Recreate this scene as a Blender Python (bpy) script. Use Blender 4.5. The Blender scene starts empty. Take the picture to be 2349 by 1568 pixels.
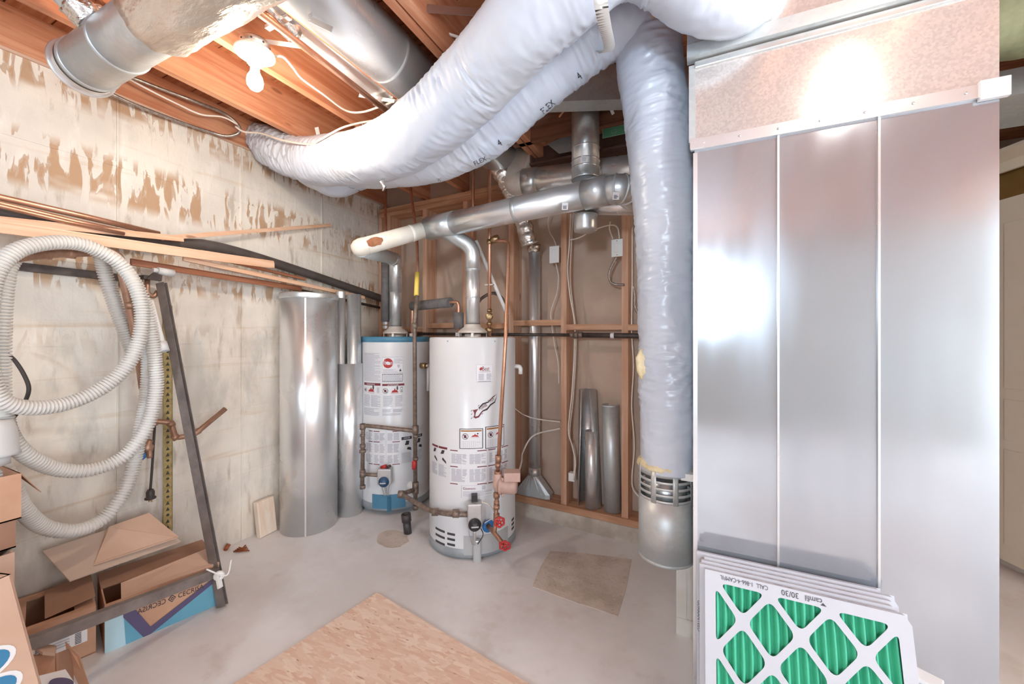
import bpy, bmesh, math, random
from mathutils import Vector, Matrix, noise
random.seed(7)
PI = math.pi
scene = bpy.context.scene
COL = scene.collection

# ---------------------------------------------------------------- camera, world, exposure
CAM_H = 1.35
YAW = math.radians(25.3)
FPX, CX, HY = 900.0, 1174.5, 768.0
cd = bpy.data.cameras.new('camera')
cd.sensor_width = 36.0
cd.lens = FPX / 2349 * 36
cd.shift_y = (HY - 784) / 2349
cd.clip_start = 0.02
cam = bpy.data.objects.new('camera', cd)
cam.location = (0, 0, CAM_H)
cam.rotation_euler = (PI / 2, 0, YAW)
COL.objects.link(cam)
scene.camera = cam

w = bpy.data.worlds.new('world')
scene.world = w
w.use_nodes = True
w.node_tree.nodes['Background'].inputs[0].default_value = (0.87, 0.94, 1.0, 1)
w.node_tree.nodes['Background'].inputs[1].default_value = 3.3

vs = scene.view_settings
vs.view_transform = 'Standard'
vs.look = 'None'
vs.gamma = 1
vs.use_curve_mapping = False
vs.exposure = 0.74

# daylight through the window in the wall behind the camera
WINC, WINW, WINH = (.10, -3.58, 1.90), .36, .5
al_ = bpy.data.lights.new('window_daylight', 'AREA')
al_.shape = 'RECTANGLE'
al_.size, al_.size_y = WINW, WINH
al_.energy = 48
al_.color = (.70, .86, 1.0)
alo = bpy.data.objects.new('window_daylight', al_)
alo.location = WINC
alo.rotation_euler = (PI / 2, 0, 0)
COL.objects.link(alo)

FW = Vector((-math.sin(YAW), math.cos(YAW), 0))
RT = Vector((math.cos(YAW), math.sin(YAW), 0))
CAMP = Vector((0, 0, CAM_H))


def ray(u, v):
    return FW + RT * ((u - CX) / FPX) + Vector((0, 0, (HY - v) / FPX))


def at(u, v, t=None, x=None, y=None, z=None):
    """world point seen at (u, v): at depth t, or on the plane x=, y= or z="""
    d = ray(u, v)
    if t is None:
        if x is not None:
            t = x / d.x
        elif y is not None:
            t = y / d.y
        else:
            t = (z - CAM_H) / d.z
    return CAMP + d * t


# ---------------------------------------------------------------- materials
def C(r, g, b):
    def f(c):
        c /= 255
        return c / 12.92 if c <= .04045 else ((c + .055) / 1.055) ** 2.4
    return (f(r), f(g), f(b), 1)


MATS = {}


def M(name, c1, c2=None, scale=8.0, rough=.5, metal=0.0, bump=0.0, bscale=None, stretch=(1, 1, 1),
      detail=4, contrast=(.35, .65), rough2=None, ior=None, emis=None, trans=None, kind='noise', spec=None, alpha=None):
    m = bpy.data.materials.new(name)
    m.use_nodes = True
    nt = m.node_tree
    b = nt.nodes['Principled BSDF']
    b.inputs['Base Color'].default_value = c1
    b.inputs['Roughness'].default_value = rough
    b.inputs['Metallic'].default_value = metal
    if spec is not None:
        b.inputs['Specular IOR Level'].default_value = spec
    if trans:
        b.inputs['Transmission Weight'].default_value = trans
    if alpha is not None:
        b.inputs['Alpha'].default_value = alpha
    if emis:
        b.inputs['Emission Color'].default_value = emis[0]
        b.inputs['Emission Strength'].default_value = emis[1]
    if c2 or bump or rough2 is not None:
        tc = nt.nodes.new('ShaderNodeTexCoord')
        mp = nt.nodes.new('ShaderNodeMapping')
        mp.inputs['Scale'].default_value = stretch
        nt.links.new(tc.outputs['Object'], mp.inputs[0])
        if kind == 'voronoi':
            tx = nt.nodes.new('ShaderNodeTexVoronoi')
            tx.inputs['Scale'].default_value = scale
            out = tx.outputs['Color']
            bw = nt.nodes.new('ShaderNodeRGBToBW')
            nt.links.new(out, bw.inputs[0])
            fac = bw.outputs[0]
        else:
            tx = nt.nodes.new('ShaderNodeTexNoise')
            tx.inputs['Scale'].default_value = scale
            tx.inputs['Detail'].default_value = detail
            tx.inputs['Roughness'].default_value = .6
            fac = tx.outputs['Fac']
        nt.links.new(mp.outputs[0], tx.inputs['Vector'])
        rp = nt.nodes.new('ShaderNodeMapRange')
        rp.inputs[1].default_value, rp.inputs[2].default_value = contrast
        nt.links.new(fac, rp.inputs[0])
        if c2:
            mx = nt.nodes.new('ShaderNodeMix')
            mx.data_type = 'RGBA'
            mx.inputs[6].default_value = c1
            mx.inputs[7].default_value = c2
            nt.links.new(rp.outputs[0], mx.inputs[0])
            nt.links.new(mx.outputs[2], b.inputs['Base Color'])
        if rough2 is not None:
            mr = nt.nodes.new('ShaderNodeMapRange')
            mr.inputs[1].default_value, mr.inputs[2].default_value = contrast
            mr.inputs[3].default_value, mr.inputs[4].default_value = rough, rough2
            nt.links.new(fac, mr.inputs[0])
            nt.links.new(mr.outputs[0], b.inputs['Roughness'])
        if bump:
            t2 = nt.nodes.new('ShaderNodeTexNoise')
            t2.inputs['Scale'].default_value = bscale or scale * 3
            t2.inputs['Detail'].default_value = 5
            nt.links.new(mp.outputs[0], t2.inputs['Vector'])
            bp = nt.nodes.new('ShaderNodeBump')
            bp.inputs['Strength'].default_value = bump
            bp.inputs['Distance'].default_value = .01
            nt.links.new(t2.outputs['Fac'], bp.inputs['Height'])
            nt.links.new(bp.outputs[0], b.inputs['Normal'])
    MATS[name] = m
    return m


class NT:
    """small helper to write node graphs"""
    def __init__(s, name, rough=.8):
        s.m = bpy.data.materials.new(name)
        s.m.use_nodes = True
        s.t = s.m.node_tree
        s.b = s.t.nodes['Principled BSDF']
        s.b.inputs['Roughness'].default_value = rough
        s.tc = s.t.nodes.new('ShaderNodeTexCoord').outputs['Object']
        MATS[name] = s.m

    def link(s, a, b):
        s.t.links.new(a, b)

    def map(s, sc, loc=(0, 0, 0), rot=(0, 0, 0)):
        n = s.t.nodes.new('ShaderNodeMapping')
        n.inputs['Scale'].default_value = sc
        n.inputs['Location'].default_value = loc
        n.inputs['Rotation'].default_value = rot
        s.link(s.tc, n.inputs[0])
        return n.outputs[0]

    def noise(s, vec, scale, detail=4, rough=.6, dist=0):
        n = s.t.nodes.new('ShaderNodeTexNoise')
        n.inputs['Scale'].default_value = scale
        n.inputs['Detail'].default_value = detail
        n.inputs['Roughness'].default_value = rough
        n.inputs['Distortion'].default_value = dist
        s.link(vec, n.inputs['Vector'])
        return n.outputs['Fac']

    def vor(s, vec, scale, feature='F1'):
        n = s.t.nodes.new('ShaderNodeTexVoronoi')
        n.feature = feature
        n.inputs['Scale'].default_value = scale
        s.link(vec, n.inputs['Vector'])
        return n

    def rng(s, f, a, b, c=0.0, d=1.0):
        n = s.t.nodes.new('ShaderNodeMapRange')
        n.interpolation_type = 'SMOOTHSTEP'
        for i, x in enumerate((a, b, c, d)):
            n.inputs[i + 1].default_value = x
        s.link(f, n.inputs[0])
        return n.outputs[0]

    def math(s, op, a, b):
        n = s.t.nodes.new('ShaderNodeMath')
        n.operation = op
        for i, x in enumerate((a, b)):
            if hasattr(x, 'links'):
                s.link(x, n.inputs[i])
            else:
                n.inputs[i].default_value = x
        return n.outputs[0]

    def mix(s, f, a, b):
        n = s.t.nodes.new('ShaderNodeMix')
        n.data_type = 'RGBA'
        for i, x in ((0, f), (6, a), (7, b)):
            if hasattr(x, 'links'):
                s.link(x, n.inputs[i])
            else:
                n.inputs[i].default_value = x
        return n.outputs[2]

    def sep(s):
        n = s.t.nodes.new('ShaderNodeSeparateXYZ')
        s.link(s.tc, n.inputs[0])
        return n.outputs

    def color(s, c):
        s.link(c, s.b.inputs['Base Color'])

    def bump(s, h, strength=.3, dist=.01):
        n = s.t.nodes.new('ShaderNodeBump')
        n.inputs['Strength'].default_value = strength
        n.inputs['Distance'].default_value = dist
        s.link(h, n.inputs['Height'])
        s.link(n.outputs[0], s.b.inputs['Normal'])


# concrete wall: pale, board marks, drip stains
g = NT('concrete_wall', .9)
big = g.noise(g.map((1, 1, 1)), 1.6, 4)
mid = g.noise(g.map((4, 4, 1.5)), 3.0, 5)
c0 = g.mix(g.rng(big, .35, .68), C(234, 225, 212), C(212, 204, 194))
c0 = g.mix(g.rng(mid, .5, .75, 0, .55), c0, C(243, 237, 228))
sx, sy, sz = g.sep()
str_ = g.noise(g.map((9, 9, 1.9)), 2.6, 3, .5, .7)
blotch = g.noise(g.map((1, .9, 1.6)), 2.6, 3)
rowz = g.math('ABSOLUTE', g.math('SUBTRACT', g.math('FRACT', g.math('ADD', g.math('MULTIPLY', sz, 2.3), .30), 0), .45), 0)
rows = g.rng(rowz, .36, .2)
upper = g.rng(sz, 1.25, 1.75)
st = g.math('MULTIPLY', g.rng(str_, .50, .57), g.rng(blotch, .36, .5))
st = g.math('MULTIPLY', g.math('MULTIPLY', st, rows), upper)
c0 = g.mix(g.math('MULTIPLY', st, .8), c0, C(176, 132, 88))
edge = g.math('MULTIPLY', g.rng(g.math('ABSOLUTE', g.math('SUBTRACT', str_, .53), 0), .02, .008), g.math('MULTIPLY', rows, upper))
c0 = g.mix(g.math('MULTIPLY', edge, .35), c0, C(150, 108, 70))
seam_b = g.noise(g.map((1, .5, 9)), 1.5, 4, .6, .6)
c0 = g.mix(g.math('MULTIPLY', g.rng(seam_b, .58, .72), .4), c0, C(196, 164, 124))
grn = g.noise(g.map((2, 2.2, .9)), 2.1, 5)
low = g.rng(sz, 1.75, 1.3)
c0 = g.mix(g.math('MULTIPLY', g.math('MULTIPLY', g.rng(grn, .47, .66), low), .6), c0, C(178, 174, 166))
grime = g.noise(g.map((3, 6, 1.2)), 2.7, 5)
c0 = g.mix(g.math('MULTIPLY', g.rng(grime, .58, .72), .5), c0, C(160, 140, 115))
g.color(c0)
hb = g.math('ADD', g.noise(g.map((1, 1, 1)), 22, 5), g.math('MULTIPLY', str_, .8))
g.bump(hb, .35, .012)

g = NT('concrete_floor', .55)
f1 = g.noise(g.map((1, 1, 1)), 1.3, 5)
f2 = g.noise(g.map((1, 1, 1)), 5.0, 5)
c0 = g.mix(g.rng(f1, .35, .66), C(240, 239, 240), C(220, 217, 216))
c0 = g.mix(g.math('MULTIPLY', g.rng(f2, .52, .72), .5), c0, C(206, 197, 190))
f3 = g.noise(g.map((1, 1, 1)), .8, 3)
c0 = g.mix(g.math('MULTIPLY', g.rng(f3, .52, .68), .3), c0, C(218, 202, 192))
g.color(c0)
g.bump(g.noise(g.map((1, 1, 1)), 14, 6), .12, .01)

g = NT('rough_concrete', .9)
f1 = g.noise(g.map((1, 1, 1)), 9, 6)
c0 = g.mix(g.rng(f1, .35, .68), C(214, 202, 192), C(194, 180, 168))
f2 = g.noise(g.map((1, 1, 1)), 60, 3)
c0 = g.mix(g.math('MULTIPLY', g.rng(f2, .62, .72), .5), c0, C(120, 105, 92))
g.color(c0)
g.bump(g.noise(g.map((1, 1, 1)), 60, 5), .5, .006)

g = NT('curb_concrete', .9)
f1 = g.noise(g.map((1, 1, 1)), 5, 6)
g.color(g.mix(g.rng(f1, .35, .68), C(214, 204, 192), C(176, 164, 150)))
g.bump(g.noise(g.map((1, 1, 1)), 25, 5), .4, .01)

# oriented strand board
g = NT('strand_board', .7)
lay = C(233, 203, 178)
cols = None
for k, (ang, off) in enumerate(((.3, 0), (1.2, 5), (2.2, 11), (-.5, 17))):
    v = g.vor(g.map((9, 38, 1), (off, off, 0), (0, 0, ang)), 1.0)
    bw = g.t.nodes.new('ShaderNodeRGBToBW')
    g.link(v.outputs['Color'], bw.inputs[0])
    cc = g.mix(bw.outputs[0], C(226, 188, 162), C(249, 229, 211))
    if cols is None:
        cols = cc
    else:
        sel = g.noise(g.map((9, 30, 1), (off * 3, off, 0), (0, 0, ang)), 1.3, 1)
        cols = g.mix(g.rng(sel, .5, .54), cols, cc)
dk = g.noise(g.map((14, 60, 1), (3, 9, 0), (0, 0, .8)), 1.2, 2)
cols = g.mix(g.math('MULTIPLY', g.rng(dk, .66, .72), .6), cols, C(140, 96, 66))
g.color(cols)
g.bump(dk, .2, .004)


def woodmat(name, c1, c2, axis, rough=.6):
    s = [16, 16, 16]
    s['xyz'.index(axis)] = .9
    g = NT(name, rough)
    a = g.noise(g.map(s), 1.6, 5, .6, .5)
    b = g.noise(g.map((1.2, 1.2, 1.2)), 1.5, 3)
    c0 = g.mix(g.rng(a, .36, .66), c1, c2)
    c0 = g.mix(g.math('MULTIPLY', g.rng(b, .45, .7), .5), c0, c2)
    kn = g.vor(g.map([x * .45 if x > 2 else 2.2 for x in s]), 1.0)
    c0 = g.mix(g.rng(kn.outputs['Distance'], .1, .05, 0, .6), c0, C(120, 66, 36))
    g.color(c0)
    g.bump(a, .12, .004)
    return g.m


woodmat('joist_wood', C(224, 166, 130), C(198, 128, 92), 'y')
woodmat('plank_wood', C(206, 146, 106), C(170, 102, 66), 'x')
woodmat('stud_wood', C(222, 182, 154), C(198, 150, 120), 'z')
woodmat('plate_wood', C(212, 168, 136), C(182, 132, 100), 'x')
woodmat('header_wood', C(150, 104, 80), C(112, 72, 52), 'x')
woodmat('moulding_wood', C(238, 200, 170), C(226, 178, 144), 'y', .4)
woodmat('moulding_dark', C(176, 118, 88), C(140, 86, 60), 'y', .45)
woodmat('block_wood', C(244, 230, 214), C(230, 208, 184), 'z')
M('drywall_back', C(206, 184, 166), C(192, 168, 150), 3, .85, bump=.05)
M('painted_block', C(176, 172, 166), C(162, 158, 152), 3, .85)
M('drywall_face', C(226, 216, 204), C(218, 206, 194), 3, .85)

# metals
def galv(name, c1, c2, rough, sc=60, blot=.08, streak=False, sp=.15, metal=.75):
    g = NT(name, rough)
    g.b.inputs['Metallic'].default_value = metal
    v = g.vor(g.map((1, 1, 1)), sc)
    bw = g.t.nodes.new('ShaderNodeRGBToBW')
    g.link(v.outputs['Color'], bw.inputs[0])
    n = g.noise(g.map((1, 1, .22) if streak else (1, 1, 1)), 2.4 if streak else 3.0, 3)
    f = g.math('ADD', g.math('MULTIPLY', bw.outputs[0], sp), g.math('MULTIPLY', n, 1 - sp))
    g.color(g.mix(g.rng(f, .3, .7), c1, c2))
    g.link(g.rng(n, .3, .72, rough - blot, rough + blot), g.b.inputs['Roughness'])
    if streak:
        g.bump(g.noise(g.map((1, 1, 1)), 2.6, 2), .02, .02)
    return g.m


galv('galvanised', C(226, 229, 230), C(204, 210, 213), .34)
galv('galvanised_dull', C(216, 221, 222), C(196, 203, 205), .5, metal=.65)
galv('galvanised_bright', C(240, 240, 240), C(230, 232, 234), .3, blot=.04, sp=.02)
galv('panel_steel', C(202, 208, 214), C(184, 190, 198), .17, 300, .09, True, .03)
galv('spangle_steel', C(240, 236, 232), C(222, 218, 216), .21, 150, .03, False, .5, .62)
M('foil', C(240, 238, 234), C(222, 220, 216), 6, .22, 1.0, bump=.8, bscale=34)
M('foil_wrap', C(244, 238, 230), C(228, 218, 206), 5, .32, .9, bump=.55, bscale=26, stretch=(1, 3, 1))
M('aluminium', C(228, 229, 230), None, rough=.35, metal=1)
M('copper', C(222, 176, 150), C(200, 148, 120), 9, .38, .8)
M('copper_old', C(186, 148, 126), C(156, 118, 96), 14, .45, .6)
M('brass', C(190, 164, 126), C(160, 132, 98), 20, .38, 1.0)
M('gold_angle', C(212, 196, 140), C(178, 158, 104), 30, .42, .85)
M('black_iron', C(150, 134, 122), C(116, 100, 90), 30, .5, .45)
M('iron_dark', C(92, 82, 78), C(70, 62, 58), 20, .5, .5)
M('frame_steel', C(146, 136, 132), C(122, 112, 108), 12, .5, .4)
M('abs_pipe', C(92, 84, 80), C(76, 68, 64), 8, .45)
M('foam_sleeve', C(112, 108, 108), C(96, 92, 92), 25, .85)
M('armoured_cable', C(196, 186, 178), C(150, 140, 132), 60, .4, .8)
M('cable_white', C(240, 232, 222), C(228, 216, 202), 9, .5)
M('cable_dark', C(110, 96, 86), None, rough=.55)
M('cable_black', C(60, 54, 52), None, rough=.5)
M('film_white', C(214, 221, 233), C(204, 212, 227), 3, .3, bump=.12, bscale=16, spec=.6)
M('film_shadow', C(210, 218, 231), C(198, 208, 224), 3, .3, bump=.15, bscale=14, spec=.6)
M('strap_white', C(238, 238, 236), None, rough=.5)
M('print_ink', C(70, 70, 76), None, rough=.6)
M('insulation', C(244, 232, 196), C(232, 214, 168), 18, .95, bump=.6)
M('insulation_green', C(150, 152, 118), C(116, 120, 90), 6, .9, bump=.6, bscale=20)
M('enamel_white', C(226, 228, 231), C(220, 223, 227), 2, .28, spec=.5)
M('enamel_cool', C(232, 238, 244), C(226, 233, 241), 2, .28, spec=.5)
M('blue_paint', C(86, 142, 170), C(76, 130, 160), 5, .4)
M('base_grey', C(176, 184, 190), C(156, 164, 170), 6, .45, .3)
M('plate_grey', C(206, 210, 212), C(194, 198, 200), 5, .35, .5)
M('draft_hood', C(236, 230, 222), C(220, 210, 200), 8, .45, .3)
M('vent_white', C(240, 236, 226), C(228, 220, 206), 6, .4)
M('rust', C(176, 122, 90), C(146, 92, 62), 20, .9, bump=.4)
M('label_white', C(232, 233, 237), None, rough=.5)
M('paper_white', C(238, 238, 240), None, rough=.6)
M('ink_grey', C(196, 196, 204), None, rough=.7)
M('ink_dark', C(58, 52, 58), None, rough=.6)
M('ink_red', C(176, 52, 50), None, rough=.6)
M('ink_maroon', C(120, 50, 58), None, rough=.6)
M('ink_amber', C(168, 118, 62), None, rough=.6)
M('slot_dark', C(70, 68, 70), None, rough=.8)
M('knob_black', C(52, 52, 56), None, rough=.35)
M('knob_blue', C(54, 86, 120), C(44, 72, 104), 10, .35)
M('valve_body', C(206, 204, 204), C(190, 188, 188), 12, .4, .5)
M('handle_red', C(196, 58, 56), C(176, 44, 44), 9, .4)
M('handle_blue', C(44, 122, 190), None, rough=.4)
M('pump_paint', C(204, 172, 160), C(190, 156, 144), 14, .5)
M('plastic_white', C(242, 242, 240), None, rough=.4)
M('yellow_tape', C(246, 216, 104), None, rough=.5)
M('green_sticker', C(128, 208, 168), None, rough=.5)
M('sticker_border', C(190, 236, 212), None, rough=.5)
M('porcelain', C(246, 244, 240), None, rough=.25)
M('hose_white', C(222, 219, 214), C(208, 204, 198), 4, .45)
M('hose_grey', C(210, 210, 210), None, rough=.45)
M('cardboard', C(206, 164, 136), C(192, 148, 120), 5, .8, bump=.08)
M('cardboard_light', C(214, 182, 160), C(202, 168, 146), 4, .8, bump=.06)
M('cardboard_dark', C(172, 134, 112), C(156, 118, 96), 4, .85)
M('sheet_board', C(206, 184, 166), C(196, 172, 154), 3, .8)
M('box_blue', C(106, 168, 190), C(94, 156, 180), 4, .6)
M('box_blue_light', C(176, 206, 216), None, rough=.6)
M('box_purple', C(88, 78, 112), None, rough=.6)
M('box_green', C(110, 150, 148), C(98, 138, 138), 4, .6)
M('logo_blue', C(40, 122, 184), None, rough=.5)
M('logo_teal', C(62, 134, 178), None, rough=.5)
M('logo_cream', C(236, 230, 190), None, rough=.5)
M('filter_card', C(208, 211, 219), C(202, 205, 214), 3, .55)
M('filter_media', C(84, 200, 162), C(74, 190, 152), 12, .75)
M('door_paint', C(246, 232, 210), C(242, 226, 202), 2, .5)
M('brown_paint', C(150, 112, 56), C(134, 98, 46), 3, .7)
M('furnace_paint', C(232, 228, 220), C(220, 214, 206), 6, .4)
M('beam_paint', C(124, 92, 80), C(100, 72, 62), 6, .55)
M('debris_copper', C(176, 104, 66), C(140, 76, 46), 20, .5, .5)
M('drain_black', C(70, 66, 66), C(54, 50, 50), 10, .5)
m = M('bulb_glow', (1, 1, 1, 1), rough=.3, emis=((1, .86, .68, 1), 26.0))


# ---------------------------------------------------------------- mesh helpers
def frames(pts):
    """rotation minimising frames along a polyline"""
    n = len(pts)
    T = []
    for i in range(n):
        d = pts[min(i + 1, n - 1)] - pts[max(i - 1, 0)]
        T.append(d.normalized() if d.length > 1e-9 else Vector((0, 0, 1)))
    ref = Vector((0, 0, 1)) if abs(T[0].z) < .9 else Vector((1, 0, 0))
    N = [(ref - T[0] * ref.dot(T[0])).normalized()]
    for i in range(1, n):
        v = N[-1] - T[i] * N[-1].dot(T[i])
        N.append(v.normalized() if v.length > 1e-6 else N[-1])
    return T, N, [T[i].cross(N[i]) for i in range(n)]


def catmull(pts, n):
    pts = [Vector(p) for p in pts]
    P = [pts[0] * 2 - pts[1]] + pts + [pts[-1] * 2 - pts[-2]]
    dense = []
    for i in range(1, len(P) - 2):
        for k in range(24):
            t = k / 24
            p0, p1, p2, p3 = P[i - 1:i + 3]
            dense.append(.5 * ((2 * p1) + (p2 - p0) * t + (2 * p0 - 5 * p1 + 4 * p2 - p3) * t * t + (3 * p1 - p0 - 3 * p2 + p3) * t ** 3))
    dense.append(pts[-1])
    L = [0]
    for i in range(1, len(dense)):
        L.append(L[-1] + (dense[i] - dense[i - 1]).length)
    out, j = [], 0
    for k in range(n):
        s = L[-1] * k / (n - 1)
        while j < len(L) - 2 and L[j + 1] < s:
            j += 1
        f = (s - L[j]) / max(L[j + 1] - L[j], 1e-9)
        out.append(dense[j].lerp(dense[j + 1], min(max(f, 0), 1)))
    return out


def fillet(pts, r, k=6):
    pts = [Vector(p) for p in pts]
    out = [pts[0]]
    for i in range(1, len(pts) - 1):
        a, b, c = pts[i - 1], pts[i], pts[i + 1]
        d1, d2 = (a - b), (c - b)
        q = min(r, d1.length * .45, d2.length * .45)
        s, e = b + d1.normalized() * q, b + d2.normalized() * q
        for j in range(k + 1):
            t = j / k
            out.append(s * (1 - t) ** 2 + b * 2 * t * (1 - t) + e * t * t)
    out.append(pts[-1])
    return out


ROOT = {}


class MB:
    def __init__(s):
        s.v, s.f, s.mi, s.sm = [], [], [], []

    def add(s, vs, fs, mi=0, smooth=False):
        o = len(s.v)
        s.v += [Vector(p) for p in vs]
        for f in fs:
            s.f.append([o + i for i in f])
            s.mi.append(mi)
            s.sm.append(smooth)
        return s

    def box(s, lo, hi, mi=0, M4=None):
        x0, y0, z0 = lo
        x1, y1, z1 = hi
        vs = [Vector(p) for p in ((x0, y0, z0), (x1, y0, z0), (x1, y1, z0), (x0, y1, z0), (x0, y0, z1), (x1, y0, z1), (x1, y1, z1), (x0, y1, z1))]
        if M4:
            vs = [M4 @ p for p in vs]
        return s.add(vs, [(0, 3, 2, 1), (4, 5, 6, 7), (0, 1, 5, 4), (1, 2, 6, 5), (2, 3, 7, 6), (3, 0, 4, 7)], mi)

    def bar(s, a, b, w, h, up=(0, 0, 1), mi=0, sect=None):
        """bar from a to b, section w (sideways) x h (along up), or a section polygon"""
        a, b = Vector(a), Vector(b)
        d = (b - a).normalized()
        up = Vector(up)
        side = d.cross(up).normalized()
        up = side.cross(d).normalized()
        q = sect or [(-w / 2, -h / 2), (w / 2, -h / 2), (w / 2, h / 2), (-w / 2, h / 2)]
        n = len(q)
        vs = [a + side * x + up * y for x, y in q] + [b + side * x + up * y for x, y in q]
        fs = [(i, (i + 1) % n, n + (i + 1) % n, n + i) for i in range(n)]
        fs += [tuple(reversed(range(n))), tuple(range(n, 2 * n))]
        return s.add(vs, fs, mi)

    def tube(s, pts, r, seg=16, mi=0, cap=True, smooth=True, rf=None):
        pts = [Vector(p) for p in pts]
        n = len(pts)
        rr = r if isinstance(r, (list, tuple)) else [r] * n
        T, N, B = frames(pts)
        vs = []
        for i in range(n):
            for j in range(seg):
                a = 2 * PI * j / seg
                q = rr[i] if rf is None else rf(i, a, rr[i])
                vs.append(pts[i] + (N[i] * math.cos(a) + B[i] * math.sin(a)) * q)
        fs = [(i * seg + j, i * seg + (j + 1) % seg, (i + 1) * seg + (j + 1) % seg, (i + 1) * seg + j) for i in range(n - 1) for j in range(seg)]
        s.add(vs, fs, mi, smooth)
        if cap:
            o = len(s.v) - n * seg
            s.f.append(list(reversed(range(o, o + seg))))
            s.f.append(list(range(o + (n - 1) * seg, o + n * seg)))
            s.mi += [mi, mi]
            s.sm += [False, False]
        return s

    def shell(s, a, b, r, th=.001, seg=40, mi=0, a0=0, a1=2 * PI):
        """thin walled pipe between a and b, open at the ends"""
        a, b = Vector(a), Vector(b)
        T, N, B = frames([a, b])
        full = abs(a1 - a0 - 2 * PI) < 1e-6
        m = seg if full else seg + 1
        vs = []
        for p in (a, b):
            for q in (r, r - th):
                for j in range(m):
                    an = a0 + (a1 - a0) * j / seg
                    vs.append(p + (N[0] * math.cos(an) + B[0] * math.sin(an)) * q)
        fs = []
        for j in range(seg):
            k = (j + 1) % m
            fs += [(j, k, 2 * m + k, 2 * m + j), (m + k, m + j, 3 * m + j, 3 * m + k), (k, j, m + j, m + k), (2 * m + j, 2 * m + k, 3 * m + k, 3 * m + j)]
        if not full:
            fs += [(0, 2 * m, 3 * m, m), (seg, m + seg, 3 * m + seg, 2 * m + seg)]
        return s.add(vs, fs, mi, True)

    def lathe(s, prof, o, axis=(0, 0, 1), seg=32, mi=0, smooth=True):
        """profile [(radius, height)] revolved about axis through o"""
        o, ax = Vector(o), Vector(axis).normalized()
        ref = Vector((1, 0, 0)) if abs(ax.x) < .9 else Vector((0, 1, 0))
        N = (ref - ax * ref.dot(ax)).normalized()
        B = ax.cross(N)
        vs = []
        for r, h in prof:
            for j in range(seg):
                a = 2 * PI * j / seg
                vs.append(o + ax * h + (N * math.cos(a) + B * math.sin(a)) * max(r, 1e-5))
        fs = [(i * seg + j, i * seg + (j + 1) % seg, (i + 1) * seg + (j + 1) % seg, (i + 1) * seg + j) for i in range(len(prof) - 1) for j in range(seg)]
        return s.add(vs, fs, mi, smooth)

    def prism(s, poly, off, mi=0):
        """closed polygon (3D points) extruded by the vector off"""
        poly = [Vector(p) for p in poly]
        n = len(poly)
        off = Vector(off)
        vs = poly + [p + off for p in poly]
        fs = [(i, (i + 1) % n, n + (i + 1) % n, n + i) for i in range(n)] + [tuple(reversed(range(n))), tuple(range(n, 2 * n))]
        return s.add(vs, fs, mi)

    def build(s, name, mats, parent=None, label=None, bevel=0, auto=True):
        if not isinstance(mats, (list, tuple)):
            mats = [mats]
        if parent is None:
            lo = Vector((min(p.x for p in s.v), min(p.y for p in s.v), min(p.z for p in s.v)))
            hi = Vector((max(p.x for p in s.v), max(p.y for p in s.v), max(p.z for p in s.v)))
            org = Vector(((lo.x + hi.x) / 2, (lo.y + hi.y) / 2, lo.z))
        else:
            org = ROOT[parent.name]
        me = bpy.data.meshes.new(name)
        me.from_pydata([p - org for p in s.v], [], s.f)
        me.polygons.foreach_set('material_index', s.mi)
        me.polygons.foreach_set('use_smooth', s.sm)
        for m in mats:
            me.materials.append(MATS[m])
        bm = bmesh.new()
        bm.from_mesh(me)
        bmesh.ops.recalc_face_normals(bm, faces=bm.faces)
        if bevel:
            ed = [e for e in bm.edges if len(e.link_faces) == 2 and e.calc_face_angle(0) > .6]
            bmesh.ops.bevel(bm, geom=ed, offset=bevel, segments=2, affect='EDGES', profile=.5)
        bm.to_mesh(me)
        bm.free()
        me.update()
        o = bpy.data.objects.new(name, me)
        COL.objects.link(o)
        if parent is None:
            o.location = org
        else:
            o.parent = parent
        ROOT[o.name] = org
        if label:
            o['label'] = label
        return o


def thing(name, label, cat, loc, group=None):
    o = bpy.data.objects.new(name, None)
    o.empty_display_size = .05
    COL.objects.link(o)
    o.location = loc
    ROOT[o.name] = Vector(loc)
    return tag(o, label, cat, group)


def tag(o, label, cat, group=None):
    o['label'] = label
    o['category'] = cat
    o['kind'] = 'thing'
    if group:
        o['group'] = group
    return o


def struct(o):
    o['kind'] = 'structure'
    return o


# text outlines as triangles in the plane, width and height normalised
TEXT = {}


def textmesh(st):
    if st not in TEXT:
        cu = bpy.data.curves.new('t', 'FONT')
        cu.body = st
        cu.resolution_u = 3
        ob = bpy.data.objects.new('t', cu)
        COL.objects.link(ob)
        dg = bpy.context.evaluated_depsgraph_get()
        me = bpy.data.meshes.new_from_object(ob.evaluated_get(dg))
        bm = bmesh.new()
        bm.from_mesh(me)
        bmesh.ops.triangulate(bm, faces=bm.faces)
        bm.verts.ensure_lookup_table()
        vs = [(v.co.x, v.co.y) for v in bm.verts]
        fs = [[v.index for v in f.verts] for f in bm.faces]
        bm.free()
        bpy.data.objects.remove(ob)
        bpy.data.curves.remove(cu)
        bpy.data.meshes.remove(me)
        x0, x1 = min(v[0] for v in vs), max(v[0] for v in vs)
        y0, y1 = min(v[1] for v in vs), max(v[1] for v in vs)
        TEXT[st] = ([((x - x0) / (x1 - x0), (y - y0) / (y1 - y0)) for x, y in vs], fs)
    return TEXT[st]


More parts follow.
